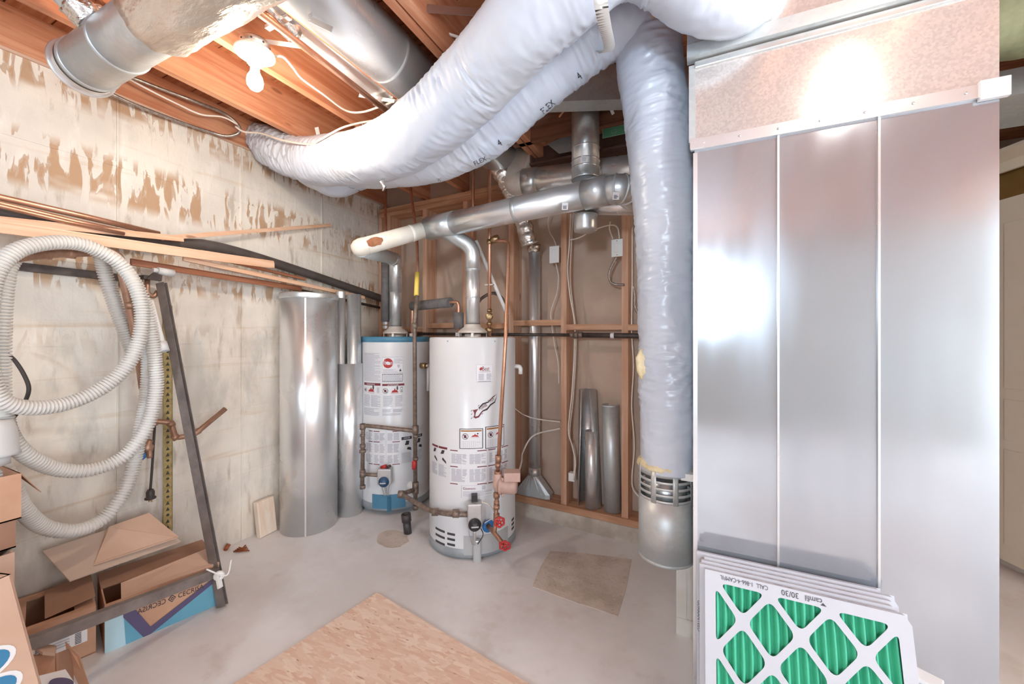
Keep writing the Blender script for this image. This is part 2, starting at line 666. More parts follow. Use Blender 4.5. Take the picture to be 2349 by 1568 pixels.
class Decal:
    """flat print laid on a surface; fn(s, t, lift) gives the world point"""
    def __init__(s, fn, mats, step=.03):
        s.fn, s.mats, s.mb, s.lift, s.step = fn, mats, MB(), .0008, step

    def rect(s, a, b, c, d, mat, lift=0):
        n = max(1, int(abs(c - a) / s.step))
        vs, fs = [], []
        for i in range(n + 1):
            x = a + (c - a) * i / n
            vs += [s.fn(x, b, s.lift * (1 + lift)), s.fn(x, d, s.lift * (1 + lift))]
        for i in range(n):
            fs.append((2 * i, 2 * i + 2, 2 * i + 3, 2 * i + 1))
        s.mb.add(vs, fs, s.mats.index(mat))

    def frame(s, a, b, c, d, w, mat, lift=1):
        s.rect(a, b, c, b + w, mat, lift)
        s.rect(a, d - w, c, d, mat, lift)
        s.rect(a, b, a + w, d, mat, lift)
        s.rect(c - w, b, c, d, mat, lift)

    def poly(s, pts, mat, lift=1):
        s.mb.add([s.fn(x, y, s.lift * (1 + lift)) for x, y in pts], [tuple(range(len(pts)))], s.mats.index(mat))

    def disc(s, x, y, r, mat, lift=1, n=24, ry=None):
        s.poly([(x + r * math.cos(2 * PI * i / n), y + (ry or r) * math.sin(2 * PI * i / n)) for i in range(n)], mat, lift)

    def lines(s, a, b, c, d, n, mat='ink_grey', lift=1, fill=.55):
        """n rows of small print"""
        h = (d - b) / n
        for i in range(n):
            e = c - (c - a) * random.choice((0, 0, .05, .12, .3))
            s.rect(a, b + i * h, e, b + (i + fill) * h, mat, lift)

    def text(s, st, x, y, wd, ht, mat, lift=2, rot=0, mirror=False):
        vs, fs = textmesh(st)
        ca, sa = math.cos(rot), math.sin(rot)
        out = []
        for a, b in vs:
            if mirror:
                a = 1 - a
            p, q = a * wd, b * ht
            out.append(s.fn(x + p * ca - q * sa, y + p * sa + q * ca, s.lift * (1 + lift)))
        s.mb.add(out, fs, s.mats.index(mat))

    def build(s, name, parent, label=None):
        return s.mb.build(name, s.mats, parent, label)


def cyl_fn(cx, cy, r):
    """decal map on an upright cylinder: s is the arc length, zero facing the camera"""
    a0 = math.atan2(-cy, -cx)

    def fn(s, z, lift):
        a = a0 + s / r
        return Vector((cx + (r + lift) * math.cos(a), cy + (r + lift) * math.sin(a), z))
    return fn


def cyl_px(cx, cy, r, u, v):
    """(arc, height) on the cylinder seen at the pixel"""
    d = ray(u, v)
    A = d.x ** 2 + d.y ** 2
    Bq = -2 * (d.x * cx + d.y * cy)
    Cq = cx ** 2 + cy ** 2 - r * r
    disc = max(Bq * Bq - 4 * A * Cq, 0)
    t = (-Bq - math.sqrt(disc)) / (2 * A)
    p = CAMP + d * t
    a0 = math.atan2(-cy, -cx)
    a = (math.atan2(p.y - cy, p.x - cx) - a0 + PI) % (2 * PI) - PI
    return a * r, p.z


def plane_fn(o, ex, ey):
    o, ex, ey = Vector(o), Vector(ex).normalized(), Vector(ey).normalized()
    n = ex.cross(ey).normalized()

    def fn(s, t, lift):
        return o + ex * s + ey * t + n * lift
    return fn


def path(pix):
    return [at(u, v, t) for u, v, t in pix]


def flex(path_, radii, n, seg, seed, amp=.006, fine=.0035, tail=0.0):
    """wrinkled sleeve of a flexible insulated duct"""
    pts = catmull(path_, n)
    m = len(radii) - 1
    L = [0]
    for i in range(1, n):
        L.append(L[-1] + (pts[i] - pts[i - 1]).length)
    rr = []
    for i in range(n):
        q = i / (n - 1) * m
        k = min(int(q), m - 1)
        f = q - k
        f = f * f * (3 - 2 * f)
        rr.append(radii[k] * (1 - f) + radii[k + 1] * f)
    T, N, B = frames(pts)
    curv = [0] * n
    for i in range(2, n - 2):
        curv[i] = (T[i + 2] - T[i - 2])

    def rf(i, a, r):
        s = L[i]
        ca, sa = math.cos(a), math.sin(a)
        big = noise.noise(Vector((s * 5 + seed, ca * 1.2, sa * 1.2)))
        mid = noise.noise(Vector((s * 13 + seed * 2, ca * 1.7 + s * 2, sa * 1.7)))
        fn = noise.noise(Vector((s * 30 + seed * 3, ca * 1.5 + 1.2 * mid, sa * 1.5)))
        fn2 = noise.noise(Vector((s * 62 + seed * 5, ca * 2.4 + s * 5 + mid, sa * 2.4)))
        dirv = N[i] * ca + B[i] * sa
        inner = 0
        if curv[i]:
            inner = max(0, dirv.dot(curv[i])) * 14
        patch = max(0, noise.noise(Vector((s * 3.1 + seed, ca * 1.1, sa * 1.1 + 7))) + .05)
        k = .22 + 1.1 * patch + min(inner, 1.5)
        if tail and i > n * .80:
            k += tail * min(1, (i / n - .80) * 20)
        q = r + amp * big + amp * .5 * mid + fine * k * (1 - 2.6 * abs(fn)) + fine * .7 * k * (.5 - 2 * abs(fn2))
        return q
    mb = MB()
    mb.tube(pts, rr, seg, rf=rf)
    return mb, pts, rr


def wavy(n, a):
    return [a * noise.noise(Vector((i * .37, 5.1, a * 100))) for i in range(n)]

# ---------------------------------------------------------------- the room
XL = -2.71                       # face of the concrete wall
SUB = 2.80                       # underside of the sub-floor
JB = 2.56                        # underside of the joists


def yw(x):
    return 2.66 + (-.5 - x) * .058


WR = Matrix.Translation((-.5, 2.66, 0)) @ Matrix.Rotation(math.atan(-.058), 4, 'Z')
WN = Vector((.058, 1, 0)).normalized()


def wat(u, v, off=0.0):
    """point seen at the pixel on the stud wall's front plane, off metres behind it"""
    d = ray(u, v)
    t = (WN.dot(Vector((-.5, 2.66, 0))) + off) / WN.dot(Vector((d.x, d.y, 0)))
    return CAMP + d * t


floor = struct(MB().box((-3.0, -3.8, -.1), (3.6, 4.2, 0)).build('floor', 'concrete_floor'))
# the old patch in the slab and the broken-out pit beside the drain
pp = [at(u, v, z=0) for u, v in ((1221, 1345), (1240, 1300), (1262, 1264), (1350, 1270), (1449, 1283), (1436, 1350), (1417, 1413), (1310, 1378))]
MB().prism([p + Vector((0, 0, -.02)) for p in pp], (0, 0, .0225)).build('patch', 'rough_concrete', floor)
pp = [at(900 + 36 * math.cos(a) * (1 + .25 * noise.noise(Vector((a * 2, 0, 0)))), 1236 + 21 * math.sin(a), z=0) for a in [i * PI / 12 for i in range(24)]]
MB().prism([p + Vector((0, 0, -.02)) for p in pp], (0, 0, .0215)).build('patch', 'rough_concrete', floor)

wl = struct(MB().box((XL - .2, -3.6, -.1), (XL, 4.3, 2.585)).build('wall_left', 'concrete_wall'))
# board marks of the formwork: shallow ribs left where the boards met
for z in (.42, .86, 1.30, 1.70, 2.22):
    MB().bar((XL, -3.6, z), (XL, 2.93, z + .01), .006, .018).build('form_ridge', 'concrete_wall', wl)
for y in (.35, .96, 1.57, 2.18):
    MB().bar((XL, y, 0), (XL, y, 2.585), .006, .014, (1, 0, 0)).build('form_ridge', 'concrete_wall', wl)
MB().box((XL - .06, -3.6, 2.585), (XL - .02, 3.2, SUB)).build('rim_joist', 'joist_wood', wl)
MB().box((XL - .2, -3.6, 2.58), (XL + .012, 3.0, 2.592)).build('sill_gasket', 'cardboard_light', wl)

ce = struct(MB().box((-2.95, -3.6, SUB + .022), (3.4, 4.3, SUB + .06)).build('ceiling', 'plank_wood'))
y = -3.6
k = 0
while y < 4.2:
    wd = .14
    dz = random.uniform(0, .003)
    x = -2.95
    cut = random.uniform(-1.4, 1.0)
    for a, b in ((x, cut - .002), (cut + .002, 3.4)):
        MB().box((a, y, SUB - dz), (b, y + wd - .006, SUB + .024)).build('plank', 'plank_wood', ce)
    y += wd
JX = [-2.19, -1.76, -1.36, -.945, -.985 - .006, -.55, -.12, .31, .74, 1.17, 1.6, 2.03]
for jx in JX:
    ye = 3.2 if jx < -.9 else (1.85 if -.6 < jx < 0 else 2.27)
    MB().box((jx - .038, -3.6, JB), (jx, ye, SUB - .001)).build('joist', 'joist_wood', ce)
# header that carries the cut joists, and the steel beam behind it
MB().box((-1.07, 2.27, JB), (2.6, 2.31, SUB - .001)).build('header', 'header_wood', ce)
for x0, x1 in ((-.62, -.38), (-1.0, -.74)):
    MB().box((x0, 2.44, 2.62), (x1, 2.48, 2.75)).build('solid_block', 'joist_wood', ce)

dry = MB().box((-2.35, .14, 0), (1.55, .155, 2.9), 0, WR).build('wall_back', 'drywall_back')
struct(dry)
for i in range(9):
    xc = -.433 - .428 * i + .428 * 2
    lx = (xc + .5)
    if xc < -2.6 or .9 < xc:
        continue
    MB().box((lx - .021, 0, .145), (lx + .021, .138, 2.44), 0, WR).build('stud', 'stud_wood', dry)
MB().box((-2.2, 0, .145), (-2.158, .138, 2.44), 0, WR).build('stud', 'stud_wood', dry)
MB().box((-2.2, -.012, .10), (1.5, .138, .145), 0, WR).build('bottom_plate', 'plate_wood', dry)
MB().box((-2.2, -.002, 2.44), (.55, .138, 2.478), 0, WR).build('top_plate', 'plate_wood', dry)
MB().box((-2.2, -.002, 2.48), (.55, .138, 2.518), 0, WR).build('top_plate', 'plate_wood', dry)
for k, z in ((-1, 1.40), (0, 1.405), (1, 1.44), (2, 1.42), (3, 1.43), (4, 1.40)):
    xr = -.433 - .428 * k
    a, b = xr - .407 + .5, xr - .021 + .5
    MB().box((max(a, -2.158), .0, z - .02), (b, .085, z + .02), 0, WR).build('blocking', 'plate_wood', dry)
struct(MB().box((-2.25, -.02, -.05), (1.55, .15, .10), 0, WR).build('trim_1', 'curb_concrete'))

struct(MB().box((-3.0, 4.2, -.1), (3.4, 4.3, SUB)).build('shade_wall_north', 'drywall_face'))  # unseen wall added to keep world light off the door
struct(MB().box((2.9, 1.0, -.1), (3.0, 4.2, SUB)).build('shade_wall_east', 'drywall_face'))  # added out of view, shields the door from the open right side
# wall behind the camera with the basement window that lets the daylight in
x0w, x1w = WINC[0] - WINW / 2, WINC[0] + WINW / 2
z0w, z1w = WINC[2] - WINH / 2, WINC[2] + WINH / 2
rw = struct(MB().box((-2.95, -3.75, -.1), (x0w, -3.6, SUB)).box((x1w, -3.75, -.1), (3.4, -3.6, SUB)).box((x0w, -3.75, -.1), (x1w, -3.6, z0w)).box((x0w, -3.75, z1w), (x1w, -3.6, SUB)).build('wall_rear', 'painted_block'))
wf = struct(MB().box((x0w - .05, -3.62, z0w - .05), (x0w, -3.57, z1w + .05)).build('window_1', 'plastic_white'))
MB().box((x1w, -3.62, z0w - .05), (x1w + .05, -3.57, z1w + .05)).build('window_frame', 'plastic_white', wf)
MB().box((x0w, -3.62, z1w), (x1w, -3.57, z1w + .05)).build('window_frame', 'plastic_white', wf)
MB().box((x0w, -3.62, z0w - .05), (x1w, -3.57, z0w)).build('window_sill', 'plastic_white', wf)

# ---------------------------------------------------------------- lit bulb on the ceiling
def bare_lamp(lp, label, watts, col):
    top = JB
    lamp = thing('ceiling_lamp', label, 'lamp', (lp.x, lp.y, top))
    MB().lathe([(.0, 0), (.052, 0), (.054, -.004), (.054, -.042), (.0, -.042)], (lp.x, lp.y, top), seg=32).build('junction_box', 'aluminium', lamp)
    for k in range(8):
        a = k * PI / 4
        MB().tube([(lp.x + .0535 * math.cos(a), lp.y + .0535 * math.sin(a), top - .018), (lp.x + .0555 * math.cos(a), lp.y + .0555 * math.sin(a), top - .018)], .004, 8).build('knockout', 'slot_dark', lamp)
    MB().lathe([(0, -.042), (.07, -.042), (.074, -.047), (.073, -.056), (.05, -.068), (.034, -.078), (.030, -.092), (.024, -.098), (0, -.098)], (lp.x, lp.y, top)).build('holder', 'porcelain', lamp)
    bz = top - .098
    MB().lathe([(.0, 0), (.0145, 0), (.0155, -.012), (.018, -.03), (.027, -.048), (.0305, -.066), (.028, -.084), (.018, -.098), (.006, -.104), (0, -.1045)], (lp.x, lp.y, bz)).build('bulb', 'bulb_glow', lamp)
    ld = bpy.data.lights.new('bulb_light', 'POINT')
    ld.energy = watts
    ld.color = col
    ld.shadow_soft_size = .032
    lo = bpy.data.objects.new('bulb_light', ld)
    COL.objects.link(lo)
    lo.parent = lamp
    lo.location = (0, 0, bz - .155 - top)


bare_lamp(at(585, 186, 1.62), 'lit bare light bulb in a white porcelain holder under the joists', 10.5, (1, .87, .72))
bare_lamp(Vector((.55, 1.02, 0)), 'second lit bare bulb under the joists in front of the steel plenum', 4.0, (1, .95, .88))
bare_lamp(Vector((2.25, 2.1, 0)), 'added unseen bare bulb under the joists brightening the cream door', 9, (1, .90, .76))  # added bulb, hidden from view, lifts the dim door strip

# ---------------------------------------------------------------- things under the ceiling
def pipe(name, pts, r, mat, label, cat, seg=14, fr=None, parent=None, group=None):
    p = fillet(pts, fr, 6) if fr else pts
    o = MB().tube(p, r, seg).build(name, mat, parent)
    if parent is None:
        tag(o, label, cat, group)
    return o


# big round duct top left, running across under the joists
YD, ZD, RD = .68, 2.405, .090
rd = thing('round_duct', 'large round metal duct wrapped in foil insulation, top left under the joists', 'duct', (-2.4, YD, ZD - RD))
e0 = -2.20
MB().tube([(e0, YD, ZD), (-1.3, YD, ZD)], RD, 56).build('barrel', 'galvanised', rd)
mb = MB()
mb.lathe([(RD, 0), (RD + .010, .0), (RD + .012, .004), (RD + .010, .009), (RD + .003, .012), (RD + .002, .04)], (e0 - .006, YD, ZD), (1, 0, 0), 56)
mb.build('end_flange', 'galvanised_bright', rd)
for xx in (e0 + .06, e0 + .30):
    MB().lathe([(RD, -.008), (RD + .005, -.004), (RD + .005, .004), (RD, .008)], (xx, YD, ZD), (1, 0, 0), 56).build('rib', 'galvanised', rd)
pts = [Vector((-1.64 + .03 * i, YD, ZD)) for i in range(26)]
mb = MB()
mb.tube(pts, RD + .016, 48, rf=lambda i, a, r: r + .010 * noise.noise(Vector((i * .22, math.cos(a) * 2.5, math.sin(a) * 2.5))) + .006 * noise.noise(Vector((i * 1.1, math.cos(a) * 6, math.sin(a) * 6))))
mb.build('foil_insulation', 'foil_wrap', rd)
# take-off pipe entering it from above with crumpled foil tape round the joint
bp0, bp1 = Vector((-1.93, YD - .01, ZD + .03)), Vector((-1.98, .50, 2.60))
MB().tube([bp0, bp1], .058, 40).build('take_off', 'galvanised', rd)
q = [bp0.lerp(bp1, .22 + .035 * i) for i in range(8)]
MB().tube(q, .063, 40, rf=lambda i, a, r: r + .012 * noise.noise(Vector((i * .9, math.cos(a) * 4, math.sin(a) * 4)))).build('foil_tape', 'foil', rd)

# rectangular bright duct in the bay beside the lamp, foil tape at its near end
db = thing('joist_bay_duct', 'flat bright metal duct with crumpled foil tape in the bay beside the lamp', 'duct', (-1.56, 1.2, JB + .01))
MB().box((-1.535, -1.2, JB + .012), (-1.41, 2.5, SUB - .06)).build('duct_body', 'galvanised_bright', db, bevel=.01)
q = [Vector((-1.475, .80 + .03 * i, JB + .03)) for i in range(10)]
MB().tube(q, .05, 20, rf=lambda i, a, r: r * (.7 + .8 * abs(noise.noise(Vector((i * .8, math.cos(a) * 3, math.sin(a) * 3)))))).build('foil_tape', 'foil', db)
for yy in (.98, 1.55):
    MB().box((-1.54, yy, JB - .003), (-1.405, yy + .02, JB + .011)).build('drive_cleat', 'galvanised_bright', db)

# round pipe in the next bay
rp = thing('joist_bay_pipe', 'long round silver duct pipe lying in the bay left of the doubled joist', 'duct', (-1.21, 1.0, JB - .06))
MB().tube([(-1.21, -1.2, 2.56), (-1.21, 2.45, 2.56)], .118, 48).build('barrel', 'galvanised_bright', rp)
for yy in (.1, 1.3, 2.1):
    MB().lathe([(.118, -.008), (.121, 0), (.118, .008)], (-1.21, yy, 2.56), (0, 1, 0), 48).build('seam', 'galvanised', rp)
h0 = at(712, 45, 1.33)
MB().bar(h0, at(762, 68, 1.30), .003, .018, (0, 0, 1)).build('hanger_tab', 'aluminium', rp)
MB().bar(h0, h0 + Vector((-.03, .02, .12)), .003, .016, (1, 0, 0)).build('hanger_tab', 'aluminium', rp)

# copper water pipe clipped beneath the joists
cp = thing('copper_pipe', 'long copper water pipe running under the joists beside the lamp', 'pipe', (-1.49, .8, 2.52))
pa, pb = at(540, -14, z=2.535), at(905, 268, z=2.535)
pb = pb + (pb - pa) * .12
MB().tube([pa - (pb - pa) * .3, pb], .014, 16).build('tube', 'copper', cp)
for u, v in ((690, 106), (905, 232)):
    c = at(u, v, z=2.53)
    MB().bar(c, c + Vector((-.20, -.04, .06)), .002, .018, (0, 0, 1)).build('pipe_strap', 'strap_white', cp)
c = at(672, 118, z=2.545)

# cables stapled along the joists
def cable(name, pix, r, mat, label, z=None, group=None, cat='cable', seg=8, n=None):
    pts = [at(p[0], p[1], p[2]) if len(p) == 3 else at(p[0], p[1], z=z) for p in pix]
    pts = catmull(pts, n or max(24, 10 * len(pts)))
    o = MB().tube(pts, r, seg).build(name, mat)
    return tag(o, label, cat, group)


cable('electric_cable', [(628, 128), (650, 131), (672, 155), (692, 180), (740, 215), (793, 253), (830, 257), (870, 245), (905, 232), (925, 225)], .0055, 'cable_white', 'white electric cable leading from the lamp holder along the joist', z=2.545)
cable('electric_cable', [(540, 290, 2.35), (560, 302, 2.36), (600, 306, 2.33), (650, 322, 2.25), (710, 331, 2.18), (735, 320, 2.12), (780, 295, 2.1), (820, 283, 2.12), (875, 272, 2.13), (890, 258, 2.14), (905, 240, 2.18)], .0055, 'cable_white', 'white electric cable draped across the top of the flexible duct', n=80)
cable('electric_cable', [(290, 178, 2.0), (340, 205, 2.05), (400, 235, 2.15), (460, 262, 2.25), (510, 268, 2.3), (545, 285, 2.36)], .005, 'cable_white', 'thin white cable along the rim board above the concrete wall', n=60)
cable('armoured_cable', [(222, 198, 1.9), (300, 236, 2.02), (400, 275, 2.2), (480, 302, 2.36), (520, 312, 2.42), (548, 304, 2.45), (545, 285, 2.42), (510, 258, 2.35), (440, 230, 2.2), (360, 200, 2.1), (300, 178, 2.02), (255, 178, 1.95)], .009, 'armoured_cable', 'grey armoured cable looped along the top of the concrete wall', n=140)
cable('metal_conduit', [(245, 180, 1.9), (262, 172, 1.92), (280, 172, 1.95), (296, 176, 1.98)], .014, 'armoured_cable', 'short ribbed conduit end poking out by the round duct', cat='conduit', n=30)
for i, (u, v, du, dv, lab) in enumerate(((726, 292, 8, 34, 'white pipe strap nailed up just above the wrinkled duct'), (845, 292, -16, -8, 'white strap end under the joist left of the copper pipe end'))):
    a = at(u, v, z=2.55)
    tag(MB().bar(a, at(u + du, v + dv, z=2.50), .003, .022, (0, 1, 0)).build('pipe_strap', 'strap_white'), lab, 'strap')

# bridging irons and cable at the dark bay right of the doubled joist
tag(MB().bar(at(955, 18, z=2.60), at(1150, 32, z=2.70), .004, .03, (0, 0, 1)).build('bridging_strap', 'aluminium'), 'flat galvanised bridging strap crossing the dark joist bay', 'strap')
cable('electric_cable', [(945, -12), (965, 12), (985, 42), (1002, 66), (1035, 80), (1075, 92)], .006, 'cable_white', 'white cable in the dark bay right of the doubled joist', z=2.62)

# flexible insulated ducts
A = path([(1775, -35, 1.35), (1692, -2, 1.28), (1610, -18, 1.26), (1520, -90, 1.24), (1430, -120, 1.24), (1325, -40, 1.28), (1215, 48, 1.36), (1106, 168, 1.55), (992, 280, 1.74), (890, 345, 1.96), (795, 366, 2.22), (705, 368, 2.42), (640, 345, 2.56), (592, 318, 2.74)])
fa = thing('flexible_duct', 'upper thick white flexible duct sagging from the plenum to the concrete wall', 'duct', (-1.0, 1.1, 2.0))
mb, _, _ = flex(A, [.09, .11, .12, .128, .138, .142, .143, .138, .138, .138, .138, .122, .112, .09], 620, 72, 2.0, .006, .0065, 1.6)
mb.build('sleeve', 'film_white', fa)
B = path([(1480, 52, 1.62), (1425, 42, 1.60), (1345, 84, 1.64), (1217, 190, 1.74), (1102, 288, 1.86), (992, 346, 2.0), (888, 364, 2.18), (815, 376, 2.42), (775, 400, 2.5), (725, 392, 2.66), (680, 372, 2.78)])
Dp = path([(1531, 1075, 1.68), (1530, 900, 1.68), (1529, 700, 1.67), (1524, 500, 1.66), (1509, 300, 1.645), (1492, 170, 1.63)])
fb = thing('flexible_duct', 'lower white flexible duct bending down beside the steel panel into a metal pail', 'duct', (-.12, 1.81, .4))
mb, _, _ = flex(Dp + B, [.108, .112, .112, .116, .122, .13, .128, .132, .14, .146, .15, .152, .152, .148, .138, .12, .09], 900, 72, 9.0, .006, .0065)
mb.build('sleeve', 'film_shadow', fb)
# print on the lower duct: F L E X and 4
for u, v, st, r in ((1335, 178, '4', -.5), (1148, 332, '4', -.5), (1010, 414, 'W', -.25), (1290, 241, 'FLE', -.85), (1108, 372, 'FLEX', -.45)):
    t0 = 1.60 if u > 1250 else (1.66 if u > 1050 else 1.74)
    o = at(u, v, t0 - .10)
    ex = (RT * math.cos(-r) * 1 + Vector((0, 0, 1)) * math.sin(-r)).normalized()
    n_ = (CAMP - o).normalized()
    ey = n_.cross(ex).normalized()
    fn = plane_fn(o - ex * .02, ex, ey)

# pail
pc = Vector((-.124, 1.81, 0))
pl = thing('air_pail', 'galvanised pail with slotted rim hanging at the foot of the flexible duct', 'pail', (pc.x, pc.y, .40))
R = .111
zt, zb = .795, .405
MB().shell((pc.x, pc.y, zb), (pc.x, pc.y, .665), R, .0012, 56).build('side', 'galvanised_dull', pl)
MB().lathe([(0, 0), (R, 0), (R + .003, .002), (R + .003, .010), (R, .012)], (pc.x, pc.y, zb), seg=56).build('bottom', 'galvanised_dull', pl)
nb = 8
for k in range(5):
    z0 = .665 + k * .026
    h = .010 if k < 4 else .03
    MB().shell((pc.x, pc.y, z0 - .001), (pc.x, pc.y, z0 + h), R, .0012, 56).build('slot_band', 'galvanised_dull', pl)
for k in range(nb):
    a = 2 * PI * k / nb + .32
    MB().shell((pc.x, pc.y, .66), (pc.x, pc.y, .80), R + .0004, .0014, 3, 0, a, a + .20).build('slot_post', 'galvanised_dull', pl)
mb = MB()
mb.tube([(pc.x, pc.y, .50 + .06 * i) for i in range(5)], .085, 24)
mb.build('lining', 'galvanised', pl)
q = [pc + Vector((.098 * math.cos(a), .098 * math.sin(a), .80 + .014 * noise.noise(Vector((a * 1.5, 0, 3))))) for a in [2 * PI * i / 40 for i in range(41)]]
MB().tube(q, .018, 10, rf=lambda i, a, r: r * (1 + .6 * noise.noise(Vector((i * .6, a, 0))))).build('insulation_lip', 'insulation', pl)
c = at(1581, 1092, 1.585)
MB().box((c.x - .03, c.y - .02, c.z - .014), (c.x + .03, c.y + .02, c.z + .014)).build('hanger_block', 'plastic_white', pl)
mb = MB()
q = [at(1474, v, 1.66) + Vector((0, 0, 0)) for v in (800, 820, 850, 870)]
mb.tube(q, [.006, .02, .017, .006], 12, rf=lambda i, a, r: r * (1 + .5 * math.sin(3 * a)))
mb.build('torn_insulation', 'insulation', fb)
# strap round the duct
st = [(1372, -90, 1.06), (1378, 0, 1.12), (1388, 60, 1.24), (1398, 106, 1.43), (1388, 120, 1.52), (1370, 108, 1.60)]
q = catmull(path(st), 40)
mb = MB()
T, N, Bn = frames(q)
side = (RT + Vector((0, 0, .15))).normalized()
for i in range(39):
    mb.add([q[i] - side * .02, q[i] + side * .02, q[i + 1] + side * .02, q[i + 1] - side * .02,
            q[i] - side * .02 + FW * .002, q[i] + side * .02 + FW * .002, q[i + 1] + side * .02 + FW * .002, q[i + 1] - side * .02 + FW * .002],
           [(0, 1, 2, 3), (7, 6, 5, 4), (0, 3, 7, 4), (1, 5, 6, 2)], 0, True)
tag(mb.build('duct_strap', 'strap_white'), 'white plastic strap holding up the flexible ducts', 'strap')
# torn foil tape fluttering under the lower duct
mb = MB()
q = path([(880, 408, 1.98), (876, 418, 1.97), (882, 428, 1.97), (878, 438, 1.97)])
mb.tube(q, [.004, .010, .007, .003], 6, rf=lambda i, a, r: r * (1 + .5 * math.cos(2 * a + i)))
tag(mb.build('foil_scrap', 'foil'), 'small twisted foil scrap hanging under the flexible duct', 'scrap')

# ---------------------------------------------------------------- steel plenum at the right
PX0, PX1, PY = -.010, .752, 1.55
pn = thing('plenum', 'tall sheet metal plenum of three upright panels at the right', 'plenum', (.37, PY, 0))
xs = [PX0, .241, .496, PX1]
for i in range(3):
    MB().box((xs[i] + .0005, PY, 0.0), (xs[i + 1] - .0005, PY + .012, 2.03)).build('panel', 'panel_steel', pn)
for x in xs[1:3]:
    MB().box((x - .003, PY - .007, .0), (x + .003, PY + .004, 2.01)).build('standing_seam', 'galvanised_bright', pn)
MB().box((PX0, PY + .012, 0), (PX0 + .004, PY + .33, 2.55)).build('side_panel', 'galvanised_dull', pn)
MB().box((PX1 - .004, PY + .012, 0), (PX1, PY + .33, 2.55)).build('side_panel', 'galvanised_dull', pn)
MB().box((PX0 - .004, PY - .004, .0), (PX0 + .010, PY + .014, 2.0)).build('corner_edge', 'galvanised_bright', pn)
MB().box((PX0 - .012, PY - .012, 2.008), (PX1 + .008, PY + .002, 2.046)).build('trim_strip', 'galvanised_bright', pn)
MB().box((PX1 - .045, PY - .017, 2.000), (PX1 + .014, PY - .002, 2.052)).build('trim_clip', 'paper_white', pn)
MB().box((PX0 - .014, PY - .016, 2.012), (PX0 + .028, PY - .004, 2.046)).build('trim_clip', 'galvanised_bright', pn)
MB().box((PX0, PY + .001, 2.03), (PX1, PY + .014, 2.315)).build('collar_panel', 'spangle_steel', pn)
MB().box((PX0 - .018, PY - .003, 2.04), (PX0 + .003, PY + .012, 2.315)).build('collar_edge', 'galvanised_dull', pn)
mb = MB()
mb.box((PX0, PY - .008, 2.300), (PX1, PY + .004, 2.325))
mb.build('rolled_lip', 'galvanised', pn, bevel=.004)
MB().box((PX0 - .024, PY - .030, 2.330), (PX1 + .01, PY + .014, 2.375)).build('cap_flange', 'galvanised_dull', pn)
MB().box((PX0 - .024, PY - .004, 2.375), (PX1 + .01, PY + .014, JB - .005)).build('top_panel', 'spangle_steel', pn)
for u, v in ((1592, 640), (2240, 660), (1950, 960)):
    p = at(u, v, y=PY)
for k in range(7):
    MB().lathe([(0, 0), (.004, 0), (.003, -.002), (0, -.0025)], (PX0 + .03 + .11 * k, PY - .0125, 2.027), (0, 1, 0), 10).build('rivet', 'aluminium', pn)
# furnace cabinet standing behind it
fu = thing('furnace', 'white painted furnace cabinet mostly hidden behind the steel plenum', 'furnace', (.2, 2.1, 0))
MB().box((-.083, 1.93, .012), (.62, 2.5, 1.25)).build('cabinet', 'furnace_paint', fu, bevel=.006)
MB().box((-.087, 1.926, 0), (-.045, 1.94, 1.24)).build('corner_post', 'furnace_paint', fu)
MB().box((-.087, 1.921, 0), (.05, 1.935, .075)).build('base_rail', 'furnace_paint', fu)
# trunk duct up behind the ducts
td = at(1345, 170, 2.05)
mb = MB()
rot = Matrix.Translation((td.x, td.y, 0)) @ Matrix.Rotation(math.radians(22), 4, 'Z')
mb.box((-.22, 0, 2.575), (.40, .10, 2.76), 0, rot)
tag(mb.build('trunk_duct', 'galvanised_dull'), 'dull grey rectangular trunk duct above the round vent pipes', 'duct')
mb = MB()
p0, p1 = at(1560, 250, 1.9), at(1578, 330, 1.9)
mb.tube(path([(1548, 160, 2.0), (1570, 210, 2.0), (1576, 310, 2.0)]), .07, 24)
tag(mb.build('round_pipe', 'galvanised_dull'), 'grey round pipe glimpsed between flexible duct and plenum', 'pipe')

# ---------------------------------------------------------------- steel beam with the green sticker
bm_ = thing('steel_beam', 'dark brown steel I-beam with a green sticker behind the vent pipes', 'beam', (-.5, 2.5, 2.49))
x0, x1 = -1.02, .1
MB().box((x0, 2.497, 2.50), (x1, 2.507, 2.73)).build('web', 'beam_paint', bm_)
MB().box((x0, 2.43, 2.488), (x1, 2.575, 2.502)).build('flange', 'beam_paint', bm_)
MB().box((x0, 2.43, 2.728), (x1, 2.575, 2.742)).build('flange', 'beam_paint', bm_)
MB().box((x0, 2.44, 2.50), (x0 + .01, 2.57, 2.73)).build('end_plate', 'beam_paint', bm_)
g0 = at(1408, 303, y=2.43)
fn = plane_fn(at(1382, 318, y=2.425), (1, 0, 0), (0, 0, 1))
d = Decal(fn, ['green_sticker', 'sticker_border'])
d.rect(0, 0, .145, .058, 'sticker_border')
d.rect(.004, .004, .141, .054, 'green_sticker', 1)
d.rect(.055, .018, .085, .040, 'sticker_border', 2)
d.rect(.058, .021, .082, .037, 'green_sticker', 3)
d.build('sticker', bm_, 'small green sticker')
mb = MB()
mb.prism([at(1255, 330, y=2.40), at(1315, 305, y=2.40), at(1318, 345, y=2.40), at(1282, 352, y=2.40)], (0, .004, 0))
tag(mb.build('sheet_scrap', 'galvanised_dull'), 'folded sheet metal scrap tucked behind the upright vent pipe', 'sheet')

# print on the lower duct
from mathutils.bvhtree import BVHTree
sl = [o for o in fb.children if o.name.startswith('sleeve')][0]
org = ROOT[fb.name]
tree = BVHTree.FromPolygons([v.co + org for v in sl.data.vertices], [list(p.vertices) for p in sl.data.polygons])


